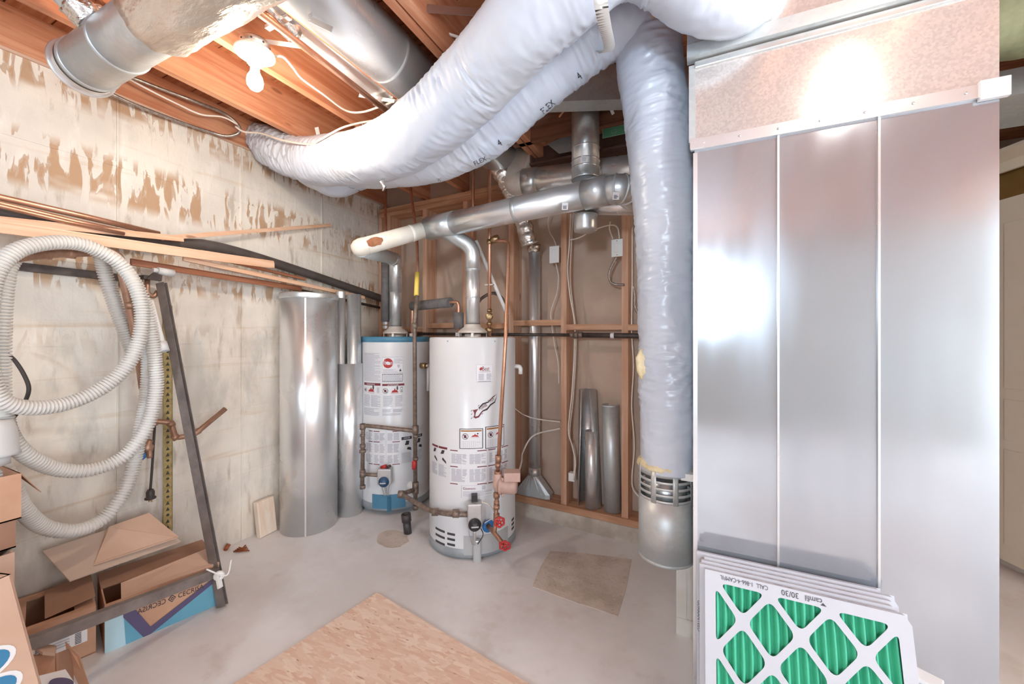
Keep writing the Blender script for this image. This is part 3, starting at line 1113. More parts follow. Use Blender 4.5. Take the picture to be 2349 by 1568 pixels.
def surf_fn(u0, v0, ang):
    ca, sa = math.cos(ang), math.sin(ang)

    def fn(s, t, lift):
        d = ray(u0 + s * ca + t * sa, v0 + s * sa - t * ca)
        loc, nor, idx, dist = tree.ray_cast(CAMP, d.normalized())
        if loc is None:
            return CAMP + d * 1.7
        return loc - d.normalized() * (lift * 4)
    return fn


d = Decal(surf_fn(0, 0, 0), ['print_ink'], 1000)
for u, v, st, wd, ht, ang in ((1330, 184, '4', 9, 17, math.radians(-38)), (1146, 336, '4', 8, 15, math.radians(-32)), (1248, 262, 'FLEX', 36, 14, math.radians(-42)), (1090, 380, 'FLEX', 30, 10, math.radians(-25)), (1003, 418, 'W', 10, 8, math.radians(-10))):
    d.fn = surf_fn(u, v, ang)
    d.text(st, 0, 0, wd, ht, 'print_ink', 0)
    d.build('printed_mark', fb, 'small dark printed lettering')
    d.mb = MB()

# ---------------------------------------------------------------- vent pipes by the back wall
def duct(name, label, segs, cat='duct'):
    return thing(name, label, cat, segs)


V1 = at(985, 524, 2.66)
V2 = at(1345, 446, 2.08)
V3 = at(1408, 436, 2.0)
mv = thing('vent_connector', 'long silver vent pipe running above the two water heaters', 'vent pipe', V1.lerp(V2, .5) + Vector((0, 0, -.08)))
MB().tube([V1, V2], .073, 40).build('pipe', 'galvanised_bright', mv)
dv = (V2 - V1).normalized()
for s_ in (.0, .09, .62):
    c = V1.lerp(V2, s_)
    MB().lathe([(.073, -.012), (.0765, -.006), (.0765, .006), (.073, .012)], c, dv, 40).build('crimp_ring', 'galvanised', mv)
MB().tube([V1, V1 + dv * .22], .078, 40).build('reducer', 'galvanised', mv)
MB().tube([V2 - dv * .01, V2 + dv * .12], .078, 40).build('tee_barrel', 'galvanised', mv)
el = fillet([V2 + dv * .10, V3 + dv * .05, at(1452, 452, 2.1), at(1500, 470, 2.25)], .14, 10)
MB().tube(el, .072, 40).build('elbow', 'galvanised', mv)
for k in (2, 6, 10):
    c, n_ = el[k], (el[k + 1] - el[k - 1]).normalized()
    MB().lathe([(.072, -.006), (.077, -.002), (.077, .002), (.072, .006)], c, n_, 40).build('elbow_joint', 'galvanised_dull', mv)
# small printed stickers on it
for u, v, t0 in ((1413, 449, 1.93), (1296, 473, 2.07)):
    o = at(u, v, t0)
    fn = plane_fn(o, RT, Vector((0, 0, 1)) - FW * .2)
    d = Decal(fn, ['paper_white', 'ink_dark'])
    d.rect(-.016, -.018, .016, .018, 'paper_white')
    d.lines(-.011, -.013, .011, .005, 5, 'ink_dark')
    d.build('sticker', mv, 'small white sticker')
# wye to the front heater's flue
FL2 = Vector((-1.364, 2.27, 0))
FL1 = Vector((-2.226, 2.487, 0))
wy0 = V1.lerp(V2, .10)
wz = at(1080, 575, 2.6).z
MB().tube(fillet([wy0 + Vector((0, 0, -.02)), Vector((FL2.x, FL2.y, wz + .03)), Vector((FL2.x, FL2.y, wz - .12))], .07, 8), .05, 32).build('wye_branch', 'galvanised', mv)
MB().tube([(FL2.x, FL2.y, 1.41), (FL2.x, FL2.y, wz - .05)], .047, 32).build('flue', 'galvanised_bright', mv)
for z in (wz - .06, wz - .12, 1.60):
    MB().lathe([(.047, -.005), (.051, 0), (.047, .005)], (FL2.x, FL2.y, z), seg=32).build('flue_joint', 'galvanised', mv)
# white vent to the back heater
W0 = at(828, 567, 2.42)
W1 = V1
fl1t = at(908, 600, 3.2).z
wv = thing('white_vent', 'off-white vent pipe with a rusty patch leading to the back heater', 'vent pipe', W0.lerp(W1, .5) + Vector((0, 0, -.06)))
dw = (W1 - W0).normalized()
MB().tube([W0, W1 + dw * .01], .054, 36).build('pipe', 'vent_white', wv)
MB().lathe([(.0, -.058), (.03, -.052), (.048, -.03), (.056, 0), (.056, .03)], W0, dw, 36).build('elbow_cap', 'vent_white', wv)
top1 = Vector((FL1.x, FL1.y, fl1t))
MB().tube([W0 + Vector((0, 0, -.01)), top1 + Vector((0, 0, .02))], .05, 32).build('offset_pipe', 'galvanised_dull', wv)
MB().tube(fillet([W0.lerp(top1, .85) + Vector((0, 0, .012)), top1 + Vector((0, 0, .015)), Vector((FL1.x, FL1.y, fl1t - .25))], .08, 8), .051, 32).build('elbow', 'galvanised', wv)
MB().tube([(FL1.x, FL1.y, 1.42), (FL1.x, FL1.y, fl1t - .12)], .048, 32).build('flue', 'galvanised', wv)
MB().lathe([(.054, -.01), (.058, 0), (.054, .01)], W0.lerp(W1, .72), dw, 36).build('joint', 'vent_white', wv)
# rust patch: ragged film on the pipe
c = W0.lerp(W1, .16)
upv = Vector((0, 0, 1))
sd = (CAMP - c)
sd = (sd - dw * sd.dot(dw)).normalized()
td_ = dw.cross(sd)
ring = []
for i in range(18):
    a = 2 * PI * i / 18
    rr_ = 1 + .3 * noise.noise(Vector((a * 2, 3, 1)))
    ring.append((.055 * math.cos(a) * rr_, .028 * math.sin(a) * rr_ + .012))
vs = []
for l in (1.0, .6, .25):
    for s_, t_ in ring:
        th = t_ * l / .054
        vs.append(c + dw * s_ * l + (sd * math.cos(th) + td_ * math.sin(-th)) * .0555)
fs = [(k * 18 + i, k * 18 + (i + 1) % 18, (k + 1) * 18 + (i + 1) % 18, (k + 1) * 18 + i) for k in range(2) for i in range(18)] + [tuple(range(36, 54))]
MB().add(vs, fs, 0, True).build('rust_patch', 'rust', wv, 'flaking rust patch')

# upright vent with capped tee below
bvx = at(1343, 400, 2.24)
bv = thing('upright_vent', 'upright grey vent pipe with a capped tee end', 'vent pipe', (bvx.x, bvx.y, 1.9))
zt0, zt1 = at(1343, 292, 2.24).z, at(1343, 412, 2.24).z
MB().tube([(bvx.x, bvx.y, zt1), (bvx.x, bvx.y, SUB - .06)], .078, 40).build('outer_pipe', 'galvanised', bv)
MB().tube([(bvx.x, bvx.y, at(1343, 484, 2.24).z), (bvx.x, bvx.y, zt1)], .069, 40).build('inner_pipe', 'galvanised_dull', bv)
MB().lathe([(.069, .09), (.066, .01), (.064, 0), (0, -.002)], (bvx.x, bvx.y, at(1340, 530, 2.24).z), seg=40).build('tee_cap', 'galvanised', bv)
for v in (342, 372, 388, 411):
    MB().lathe([(.078, -.005), (.082, 0), (.078, .005)], (bvx.x, bvx.y, at(1343, v, 2.24).z), seg=40).build('ring', 'galvanised', bv)
MB().tube(path([(1345, 472, 2.24), (1500, 470, 2.14)]), .052, 32).build('branch', 'galvanised_bright', bv)
fn = plane_fn(at(1338, 371, 2.155), RT, (0, 0, 1))
d = Decal(fn, ['paper_white', 'ink_grey'])
d.rect(-.012, 0, .02, .032, 'paper_white')
d.lines(-.008, .005, .016, .026, 4)
d.build('sticker', bv)

# big horizontal duct behind
hd = thing('round_duct', 'shiny horizontal round duct below the brown beam', 'duct', at(1330, 402, 2.45) + Vector((0, 0, -.09)))
H0, H1 = at(1205, 420, 2.62), at(1500, 382, 2.36)
MB().tube([H0, H1], .088, 40).build('barrel', 'galvanised_bright', hd)
dh = (H1 - H0).normalized()
MB().tube([H0 - dh * .01, H0 + dh * .09], .092, 40).build('collar', 'galvanised', hd)
MB().tube(fillet([H0 + dh * .02, H0 - dh * .07, at(1196, 340, 2.72)], .1, 8), .086, 36).build('elbow', 'draft_hood', hd)

# foil flexible duct down to the wall stack
fd = thing('duct_stack', 'silver round pipe in the stud bay with foil top and metal boot', 'duct', wat(1225, 1130, .05))
q = catmull([at(1112, 345, 2.62), at(1150, 395, 2.66), at(1178, 450, 2.70), at(1200, 510, 2.72), at(1216, 560, 2.74)], 60)
MB().tube(q, .062, 32, rf=lambda i, a, r: r + .006 * noise.noise(Vector((i * .35, math.cos(a) * 3, math.sin(a) * 3))) + .003 * math.sin(i * 1.3)).build('foil_flex', 'foil', fd)
sb = wat(1226, 1085, .05)
st_ = wat(1222, 575, .05)
MB().tube([sb, Vector((sb.x, sb.y, st_.z))], .043, 32).build('pipe', 'galvanised_bright', fd)
MB().tube([Vector((sb.x, sb.y, st_.z - .02 + .02 * i)) for i in range(4)], .05, 32, rf=lambda i, a, r: r + .004 * math.sin(5 * a + i)).build('foil_tape', 'foil', fd)
MB().tube([sb + Vector((0, 0, -.02)), sb + Vector((0, 0, .05))], .047, 32).build('boot_collar', 'galvanised', fd)
zb_, zt_ = .147, sb.z - .01
rc = [sb + Vector((.047 * math.cos(2 * PI * i / 24 + PI / 24), .047 * math.sin(2 * PI * i / 24 + PI / 24), 0)) for i in range(24)]
sqr = []
for i in range(24):
    a = 2 * PI * i / 24 + PI / 24
    ca, sa = math.cos(a), math.sin(a)
    k = 1 / max(abs(ca), abs(sa))
    sqr.append(Vector((sb.x + ca * k * .135, sb.y + sa * k * .045, 0)))
vs = [Vector((p.x, p.y, zt_)) for p in rc] + [Vector((p.x, p.y, zb_ + .03)) for p in sqr] + [Vector((p.x, p.y, zb_)) for p in sqr]
fs = [(i + k * 24, (i + 1) % 24 + k * 24, (i + 1) % 24 + (k + 1) * 24, i + (k + 1) * 24) for i in range(24) for k in range(2)]
MB().add(vs, fs).build('boot', 'galvanised_dull', fd)

# ---------------------------------------------------------------- water heaters
def heater(name, label, C2, r, H, body, leg):
    t = thing(name, label, 'water heater', (C2.x, C2.y, 0))
    cx, cy = C2.x, C2.y
    base = .035 if leg else .012
    MB().lathe([(0, H), (r * .9, H), (r - .006, H - .002), (r, H - .010), (r, .10), (r, base + .055)], (cx, cy, 0), seg=96).build('jacket', body, t)
    MB().lathe([(r - .002, base + .056), (r + .003, base + .054), (r + .003, base + .004), (r - .006, base), (0, base)], (cx, cy, 0), seg=96).build('base_ring', 'base_grey', t)
    if leg:
        for k in range(3):
            a = math.atan2(-cy, -cx) + k * 2 * PI / 3 + .9
            MB().tube([(cx + (r - .05) * math.cos(a), cy + (r - .05) * math.sin(a), 0), (cx + (r - .05) * math.cos(a), cy + (r - .05) * math.sin(a), base + .005)], .03, 16).build('foot', 'base_grey', t)
    # draft hood on four legs
    MB().lathe([(.05, .085), (.056, .080), (.058, .068), (.085, .05), (.098, .036), (.10, .028), (.094, .026), (.05, .06)], (cx, cy, H), seg=36).build('draft_hood', 'draft_hood', t)
    MB().lathe([(.055, 0), (.055, .018), (.05, .02)], (cx, cy, H), seg=32).build('flue_collar', 'draft_hood', t)
    for k in range(4):
        a = k * PI / 2 + .5
        MB().bar((cx + .092 * math.cos(a), cy + .092 * math.sin(a), H), (cx + .092 * math.cos(a), cy + .092 * math.sin(a), H + .033), .016, .003, (math.cos(a), math.sin(a), 0)).build('hood_leg', 'draft_hood', t)
    return t


R1, R2, HT1, HT2 = .270, .285, 1.335, 1.337
h1 = heater('water_heater', 'back white water heater with blue trim and a round red emblem', FL1, R1, HT1, 'enamel_white', True)
h2 = heater('water_heater', 'front white water heater with a slanting comet sticker and red valves', FL2, R2, HT2, 'enamel_white', False)
for o in list(h2.children):
    pass
MB().lathe([(R1 - .003, HT1 + .003), (R1 + .003, HT1 + .001), (R1 + .003, HT1 - .038), (R1, HT1 - .039)], (FL1.x, FL1.y, 0), seg=96).build('top_band', 'blue_paint', h1)


def hx(H, u, v):
    c, r = (FL1, R1) if H == 1 else (FL2, R2)
    return cyl_px(c.x, c.y, r, u, v)


LM = ['label_white', 'ink_grey', 'ink_dark', 'ink_red', 'ink_maroon', 'ink_amber', 'enamel_white']
F1, F2 = cyl_fn(FL1.x, FL1.y, R1), cyl_fn(FL2.x, FL2.y, R2)


class Px:
    """decal on a heater laid out with local coordinates 0..1 between two pixel corners"""
    def __init__(s, H, u0, v0, u1, v1):
        s.a, zt = hx(H, u0, (v0 + v1) / 2)
        s.b, _ = hx(H, u1, (v0 + v1) / 2)
        um = (u0 + u1) / 2
        _, s.zt = hx(H, um, v0)
        _, s.zb = hx(H, um, v1)
        s.F = F1 if H == 1 else F2
        s.d = Decal(lambda x, y, l: s.F(s.a + (s.b - s.a) * x, s.zb + (s.zt - s.zb) * y, l), LM, .08)
        s.asp = (s.b - s.a) / (s.zt - s.zb)


def flame(d, x, y, w_, h_, mat='ink_red'):
    d.poly([(x, y), (x + w_, y), (x + w_ * .8, y + h_ * .55), (x + w_ * .62, y + h_ * .5), (x + w_ * .5, y + h_), (x + w_ * .38, y + h_ * .5), (x + w_ * .2, y + h_ * .45)], mat, 2)
    d.disc(x + w_ * .85, y + h_ * .95, w_ * .11, 'ink_dark', 2, 10)
    d.rect(x - w_ * .1, y - h_ * .25, x + w_ * 1.05, y - h_ * .2, 'ink_red', 2)


def nosign(d, x, y, r, asp):
    d.disc(x, y, r, 'ink_dark', 2, 24, r * asp)
    d.disc(x, y, r * .85, 'label_white', 3, 24, r * .85 * asp)
    d.rect(x - r * .4, y - r * .5 * asp, x + r * .4, y + r * .5 * asp, 'ink_maroon', 4)
    d.poly([(x - r * .65, y + r * .5 * asp), (x - r * .5, y + r * .65 * asp), (x + r * .65, y - r * .5 * asp), (x + r * .5, y - r * .65 * asp)], 'ink_dark', 5)


# heater 1: upper label group
p = Px(1, 836, 808, 873, 952)
d = p.d
d.lines(0, .545, 1, 1, 26)
d.rect(0, .475, 1, .515, 'ink_maroon', 1)
d.text('WARNING', .22, .484, .5, .022, 'label_white', 3)
nosign(d, .12, .40, .09, p.asp)
flame(d, .32, .375, .36, .075)
d.rect(.82, .36, .94, .45, 'ink_grey', 1)
d.lines(0, .14, .44, .33, 14)
d.lines(.5, .14, 1, .33, 14)
d.lines(0, .0, .95, .12, 8)
d.build('warning_label', h1, 'printed warning label')
p = Px(1, 877, 817, 926, 952)
d = p.d
d.rect(0, .72, .97, .99, 'label_white')
d.frame(0, .72, .97, .99, .008, 'ink_grey')
d.disc(.27, .885, .235, 'ink_red', 2, 32, .235 * p.asp)
d.text('Rheem', .07, .855, .41, .075, 'label_white', 4)
d.lines(.55, .88, .95, .97, 5)
d.poly([(.70, .86), (.82, .86), (.82, .83), (.76, .80), (.70, .83)], 'ink_grey', 2)
d.lines(.03, .735, .72, .79, 4)
d.poly([(.78, .745), (.90, .745), (.84, .79)], 'ink_dark', 2)
n = 14
for i in range(n):
    x = i / n * .95
    for yy in (.695, .575):
        d.poly([(x, yy - .008), (x + .035, yy - .008), (x + .06, yy + .008), (x + .025, yy + .008)], 'ink_dark', 1)
for i in range(6):
    yy = .585 + i * .019
    for x in (0, .93):
        d.poly([(x, yy), (x + .03, yy + .004), (x + .03, yy + .012), (x, yy + .008)], 'ink_dark', 1)
d.lines(.07, .59, .90, .68, 6)
d.rect(0, .50, 1.03, .535, 'ink_maroon', 1)
d.text('DANGER', .34, .506, .42, .022, 'label_white', 3)
d.poly([(.26, .505), (.31, .505), (.285, .53)], 'label_white', 3)
nosign(d, .15, .415, .13, p.asp)
flame(d, .42, .385, .33, .08)
d.frame(.84, .39, .95, .475, .008, 'ink_dark')
d.rect(.88, .41, .91, .43, 'ink_dark', 2)
d.lines(.04, .15, .48, .34, 12)
d.lines(.60, .15, .95, .34, 12)
d.lines(.0, .05, .42, .11, 5)
d.lines(.5, .05, .95, .11, 5)
d.lines(0, .0, .85, .04, 2)
d.build('emblem_label', h1, 'label with a round red emblem')
# heater 1: lower wrap label
p = Px(1, 838, 988, 919, 1066)
d = p.d
for x0_, x1_ in ((.0, .28), (.31, .63), (.66, .98)):
    d.rect(x0_, .0, x1_, 1, 'label_white')
    for yy, hh in ((.72, .22), (.36, .26), (.05, .24)):
        d.lines(x0_ + .02, yy, (x0_ + x1_) / 2 - .01, yy + hh, 8, fill=.75)
        d.lines((x0_ + x1_) / 2 + .01, yy, x1_ - .02, yy + hh, 8, fill=.75)
for yy in (.97, .66, .0):
    d.rect(.31, yy, .48, yy + .022, 'ink_maroon', 2)
    d.rect(.80, yy, .98, yy + .022, 'ink_maroon', 2)
    d.rect(.16, yy, .28, yy + .022, 'ink_dark', 2)
d.build('instruction_label', h1, 'printed instruction label')
p = Px(1, 921, 997, 968, 1058)
d = p.d
for x0_ in (0, .56):
    d.rect(x0_, .86, x0_ + .44, .97, 'ink_dark')
    d.text('DANGER', x0_ + .1, .89, .26, .06, 'label_white', 2)
    d.poly([(x0_ + .14, .66), (x0_ + .30, .66), (x0_ + .33, .80), (x0_ + .2, .83)], 'ink_dark')
    d.poly([(x0_ + .22, .5), (x0_ + .42, .44), (x0_ + .40, .55), (x0_ + .26, .58)], 'ink_dark')
    d.lines(x0_, .0, x0_ + .42, .4, 10)
d.build('danger_label', h1, 'scald warning label')


def plate_on(H, name, mat, u0, v0, u1, v1, th, bulge=0, n=14):
    s0, zt = hx(H, u0, v0)
    s1, zb = hx(H, u1, v1)
    um = (u0 + u1) / 2
    zt, zb = hx(H, um, v0)[1], hx(H, um, v1)[1]
    F = F1 if H == 1 else F2
    vs = []
    for i in range(n + 1):
        s_ = s0 + (s1 - s0) * i / n
        vs += [F(s_, zb, .0), F(s_, zt, .0), F(s_, zb, th), F(s_, zt, th)]
    fs = []
    for i in range(n):
        a, b = 4 * i, 4 * i + 4
        fs += [(a + 2, b + 2, b + 3, a + 3), (a, a + 2, a + 3, a + 1)][:1] + [(a + 3, b + 3, b + 1, a + 1), (a + 2, a, b, b + 2)]
    fs += [(0, 2, 3, 1), (4 * n, 4 * n + 1, 4 * n + 3, 4 * n + 2)]
    return MB().add(vs, fs).build(name, mat, h1 if H == 1 else h2)


plate_on(1, 'access_cover', 'blue_paint', 855, 1134, 930, 1166, .006)
s0, z0 = hx(1, 893, 1138)
s0b, z1 = hx(1, 893, 1172)
MB().prism([F1(s0 - .016, z0, .005), F1(s0, z0, .03), F1(s0 + .016, z0, .005)], (0, 0, z1 - z0)).build('cover_ridge', 'blue_paint', h1)


def local(H, u, v, out):
    c, r = (FL1, R1) if H == 1 else (FL2, R2)
    s_, z_ = cyl_px(c.x, c.y, r, u, v)
    F = F1 if H == 1 else F2
    p0 = F(s_, z_, out)
    n_ = (F(s_, z_, 1) - F(s_, z_, 0)).normalized()
    sd_ = Vector((0, 0, 1)).cross(n_)
    return p0, n_, sd_


def obox(p, n_, sd_, w_, d_, h_, mb=None):
    """box standing off the surface: w_ sideways, d_ outwards, h_ high, p the centre of its back face"""
    M4 = Matrix((( sd_.x, n_.x, 0, p.x), (sd_.y, n_.y, 0, p.y), (0, 0, 1, p.z), (0, 0, 0, 1)))
    return (mb or MB()).box((-w_ / 2, 0, -h_ / 2), (w_ / 2, d_, h_ / 2), 0, M4)


# gas control valves
gv = {}
for H, u, v, kn, w_, h_ in ((1, 887, 1086, 'knob_blue', .10, .115), (2, 1088, 1172, 'knob_black', .085, .145)):
    hh = h1 if H == 1 else h2
    p0, n_, sd_ = local(H, u, v, 0)
    obox(p0, n_, sd_, w_, .075, h_).build('gas_valve', 'valve_body', hh, bevel=.008)
    kc = p0 + n_ * .075 + Vector((0, 0, -h_ * .3 if H == 2 else -h_ * .28))
    MB().lathe([(.036, 0), (.038, .004), (.036, .012), (.028, .014), (.026, .03), (0, .031)], kc, n_, 28).build('dial', kn, hh)
    obox(kc + n_ * .031, n_, sd_, .042, .004, .008).build('dial_grip', 'plate_grey', hh)
    gv[H] = (p0, n_, sd_)
p0, n_, sd_ = gv[1]
MB().tube([p0 + n_ * .04 + sd_ * -.03 + Vector((0, 0, .06)), p0 + n_ * .05 + sd_ * .01 + Vector((0, 0, .075))], .012, 12).build('igniter_cap', 'handle_red', h1)
MB().tube([p0 + n_ * .04 + sd_ * .0 + Vector((0, 0, .055)), p0 + n_ * .05 + sd_ * .04 + Vector((0, 0, .075))], .010, 12).build('igniter', 'iron_dark', h1)
for k, (a, b) in enumerate(((-.03, -.008), (.0, .0), (.012, .012), (.04, .022))):
    MB().tube(catmull([p0 + n_ * .05 + sd_ * a + Vector((0, 0, -.05)), p0 + n_ * .045 + sd_ * (a * .7) + Vector((0, 0, -.09)), p0 + n_ * .03 + sd_ * b + Vector((0, 0, -.15))], 12), .0035, 8).build('gas_tube', 'valve_body', h1)
p0, n_, sd_ = gv[2]
obox(p0 + Vector((0, 0, .088)), n_, sd_, .035, .04, .045).build('igniter', 'knob_black', h2)
for k, (a, b, dd) in enumerate(((-.035, -.03, .05), (-.01, -.008, .055), (.0, .0, .06), (.03, .05, .045))):
    MB().tube(catmull([p0 + n_ * .05 + sd_ * a + Vector((0, 0, -.07)), p0 + n_ * dd + sd_ * b + Vector((0, 0, -.12)), p0 + n_ * .035 + sd_ * (b * .4) + Vector((0, 0, -.18))], 14), .003 if k != 2 else .007, 8).build('gas_tube', 'valve_body' if k != 3 else 'cable_black', h2)
MB().tube(catmull([p0 + n_ * .06 + sd_ * .04 + Vector((0, 0, .08)), p0 + n_ * .05 + sd_ * .09 + Vector((0, 0, .05)), p0 + n_ * .03 + sd_ * .12 + Vector((0, 0, -.02)), p0 + n_ * .03 + sd_ * .06 + Vector((0, 0, -.06))], 24), .003, 6).build('igniter_wire', 'cable_white', h2)

# heater 2: labels
p = Px(2, 1093, 836, 1130, 876)
d = p.d
d.rect(0, 0, 1, 1, 'label_white')
d.frame(0, 0, 1, 1, .012, 'ink_grey')
d.text('Best', .34, .65, .44, .24, 'ink_maroon', 2)
d.poly([(.16, .74), (.24, .66), (.33, .72), (.33, .86), (.22, .84)], 'ink_red', 2)
d.rect(.15, .585, .85, .60, 'ink_maroon', 2)
d.lines(.12, .12, .45, .5, 8, fill=.8)
d.lines(.6, .12, .92, .5, 8, fill=.8)
d.lines(.08, .03, .9, .07, 1, 'ink_dark')
d.build('rating_label', h2, 'small white label with red script')
p = Px(2, 1076, 902, 1142, 962)
d = p.d
d.poly([(0, 0), (.03, .32), (.2, .45), (.42, .6), (.98, 1.0), (1.0, .93), (.93, .75), (.6, .45), (.4, .3)], 'label_white', 0)
d.poly([(.12, .38), (.30, .42), (.26, .36), (.22, .28), (.20, .16), (.23, .08), (.14, .10), (.17, .2), (.16, .3)], 'ink_maroon', 2)
d.poly([(.16, .12), (.30, .16), (.42, .34), (.60, .44), (.58, .40), (.44, .30), (.32, .10), (.2, .06)], 'ink_maroon', 2)
d.poly([(.34, .44), (.46, .58), (.64, .64), (.78, .80), (.98, .96), (.80, .86), (.64, .69), (.44, .63), (.30, .46)], 'ink_dark', 2)
d.poly([(.42, .30), (.60, .36), (.72, .52), (.88, .62), (.98, .95), (.86, .66), (.70, .57), (.58, .42), (.44, .36)], 'ink_dark', 2)
d.text('POWER', .36, .36, .30, .12, 'ink_maroon', 3, .55)
d.text('THOR', .68, .62, .22, .12, 'ink_maroon', 3, .62)
for x_, y_ in ((.05, .05), (.05, .2), (.05, .33), (.40, .20), (.28, .52)):
    d.poly([(x_, y_), (x_ + .03, y_ + .01), (x_ + .07, y_ + .07), (x_ + .03, y_ + .04)], 'ink_dark', 2)
d.build('comet_sticker', h2, 'slanting red comet sticker')
for u0, u1, v0, v1 in ((1054, 1108, 983, 1029), (1113, 1156, 976, 1026)):
    p = Px(2, u0, v0, u1, v1)
    d = p.d
    d.rect(0, 0, 1, 1, 'ink_dark')
    d.rect(.035, .03, .965, .97, 'label_white', 1)
    d.rect(.06, .86, .94, .93, 'ink_amber', 2)
    nosign(d, .25, .62, .13, p.asp)
    flame(d, .5, .60, .32, .16)
    d.lines(.08, .06, .92, .42, 8)
    d.build('warning_sticker', h2, 'white sticker framed in black')
p = Px(2, 1033, 1030, 1170, 1112)
d = p.d
for x0_, x1_ in ((.0, .54), (.56, .93)):
    d.rect(x0_, 0, x1_, 1, 'label_white')
    for yy in (.95, .50, .02):
        d.rect(x0_, yy, x0_ + .12, yy + .025, 'ink_maroon', 2)
        d.rect(x1_ - .14, yy, x1_, yy + .025, 'ink_maroon', 2)
    for yy, hh in ((.60, .28), (.10, .36)):
        mid_ = (x0_ + x1_) / 2
        d.lines(x0_ + .02, yy, mid_ - .02, yy + hh, 11, fill=.8)
        d.lines(mid_ + .02, yy, x1_ - .02, yy + hh, 11, fill=.8)
d.build('instruction_label', h2, 'printed instruction label')
p = Px(2, 992, 1022, 1028, 1090)
d = p.d
for x0_ in (0, .5):
    d.rect(x0_, .92, x0_ + .46, .99, 'ink_maroon')
    d.poly([(x0_ + .12, .74), (x0_ + .28, .76), (x0_ + .34, .88), (x0_ + .2, .88)], 'ink_dark')
    d.poly([(x0_ + .2, .56), (x0_ + .42, .44), (x0_ + .40, .52), (x0_ + .24, .64)], 'ink_dark')
    d.lines(x0_, 0, x0_ + .42, .4, 11)
d.build('danger_label', h2, 'scald warning label')
p = Px(2, 1058, 1112, 1135, 1140)
d = p.d
d.rect(0, 0, 1, 1, 'label_white')
d.frame(0, 0, 1, 1, .02, 'ink_grey')
d.text('Gemco', .05, .66, .36, .2, 'ink_maroon', 2)
d.lines(.05, .1, .9, .55, 5)
d.rect(.6, .6, .7, .92, 'ink_grey', 1)
d.build('model_label', h2, 'model label')
# heater 2 lower plate, channel, vents
plate_on(2, 'access_cover', 'plate_grey', 1064, 1225, 1164, 1268, .004)
p0, n_, sd_ = local(2, 1094, 1262, 0)
obox(p0, n_, sd_, .05, .03, .15).build('burner_channel', 'plate_grey', h2, bevel=.01)
for u, v, du in ((1010, 1213, 13), (1010, 1227, 13), (1010, 1242, 13), (1035, 1222, 11), (1035, 1234, 11), (1035, 1246, 11), (1176, 1188, 3), (1176, 1198, 3), (1176, 1208, 3)):
    plate_on(2, 'louvre', 'slot_dark', u - du * .8, v, u + du * .8, v + 5, .0015, n=6)
for u, v in ((1027, 782), (1135, 782)):
    p0, n_, sd_ = local(2, u, v, 0)
    MB().lathe([(.005, 0), (.004, .003), (0, .004)], p0, n_, 10).build('screw', 'base_grey', h2)
# relief valves on the side
s_, z_ = hx(1, 966, 838)
p0, n_, sd_ = local(1, 966, 838, 0)
MB().tube([p0, p0 + n_ * .05], .022, 16).build('relief_valve', 'brass', h1)
MB().tube(fillet([p0 + n_ * .04, p0 + n_ * .04 + sd_ * .04, p0 + n_ * .035 + sd_ * .045 + Vector((0, 0, -.2))], .02), .014, 14).build('relief_pipe', 'plastic_white', h1)
c = at(1183, 843, 2.6)
MB().tube(fillet([c + Vector((-.02, 0, .01)), c + Vector((.035, .0, .01)), c + Vector((.035, 0, -.04))], .02), .014, 14).build('relief_valve', 'plastic_white', h2)
p0, n_, sd_ = local(1, 942, 1112, 0)
MB().lathe([(.03, 0), (.03, .02), (.018, .03), (.016, .05), (0, .05)], p0, n_, 20).build('drain_spout', 'plastic_white', h1)

# ---------------------------------------------------------------- gas piping
gp = thing('gas_pipe', 'grey iron gas piping with a red handle in front of the back heater', 'pipe', at(955, 1165, 2.72))
TF = 2.76
GR = .0145
MB().tube(fillet(path([(941, 420, 3.15), (944, 450, 3.12), (956, 545, 2.95), (958, 600, 2.85), (957, 680, TF)]), .03), .011, 12).build('riser_tube', 'copper', gp)
MB().tube(path([(957, 625, 2.82), (955, 678, TF)]), .0165, 12).build('yellow_tag', 'yellow_tape', gp)
MB().tube(path([(957, 678, TF), (951, 742, TF), (953, 1165, TF)]), GR, 14).build('riser', 'black_iron', gp)
for v, r_, h in ((747, .02, .02), (985, .022, .028), (1000, .019, .01), (1052, .019, .01), (1112, .022, .02), (1125, .022, .02), (1163, .02, .014)):
    c = at(953 if v > 900 else 951, v, TF)
    MB().lathe([(GR, -h), (r_, -h), (r_, h), (GR, h)], c, seg=16).build('fitting', 'black_iron', gp)
TL = 2.86
a, b, c_, e_ = at(953, 988, TF), at(833, 975, TL), at(831, 1118, TL), at(833, 1087, TL)
MB().tube(fillet([a, b, c_], .035), GR, 14).build('loop', 'black_iron', gp)
MB().tube([e_, gv[1][0] + gv[1][1] * .04], GR * .9, 14).build('valve_branch', 'black_iron', gp)
for v, r_, h in ((978, .021, .02), (998, .018, .008), (1022, .02, .012), (1034, .024, .010), (1080, .019, .01), (1087, .022, .02), (1116, .02, .012)):
    MB().lathe([(GR, -h), (r_, -h), (r_, h), (GR, h)], at(832, v, TL), seg=16).build('fitting', 'black_iron', gp)
hp = at(950, 1066, TF - .03)
MB().lathe([(0, -.03), (.012, -.03), (.016, -.01), (.017, .02), (.012, .03), (0, .031)], hp, (0.1, 0, 1), 16).build('handle', 'handle_red', gp, 'red lever handle')
g2 = gv[2][0] + gv[2][1] * .04
MB().tube(fillet([at(953, 1122, TF), at(920, 1133, 2.66), at(990, 1172, 2.40), at(1036, 1179, 2.30), g2 - gv[2][2] * .02], .05), .0155, 14).build('cross_pipe', 'black_iron', gp)
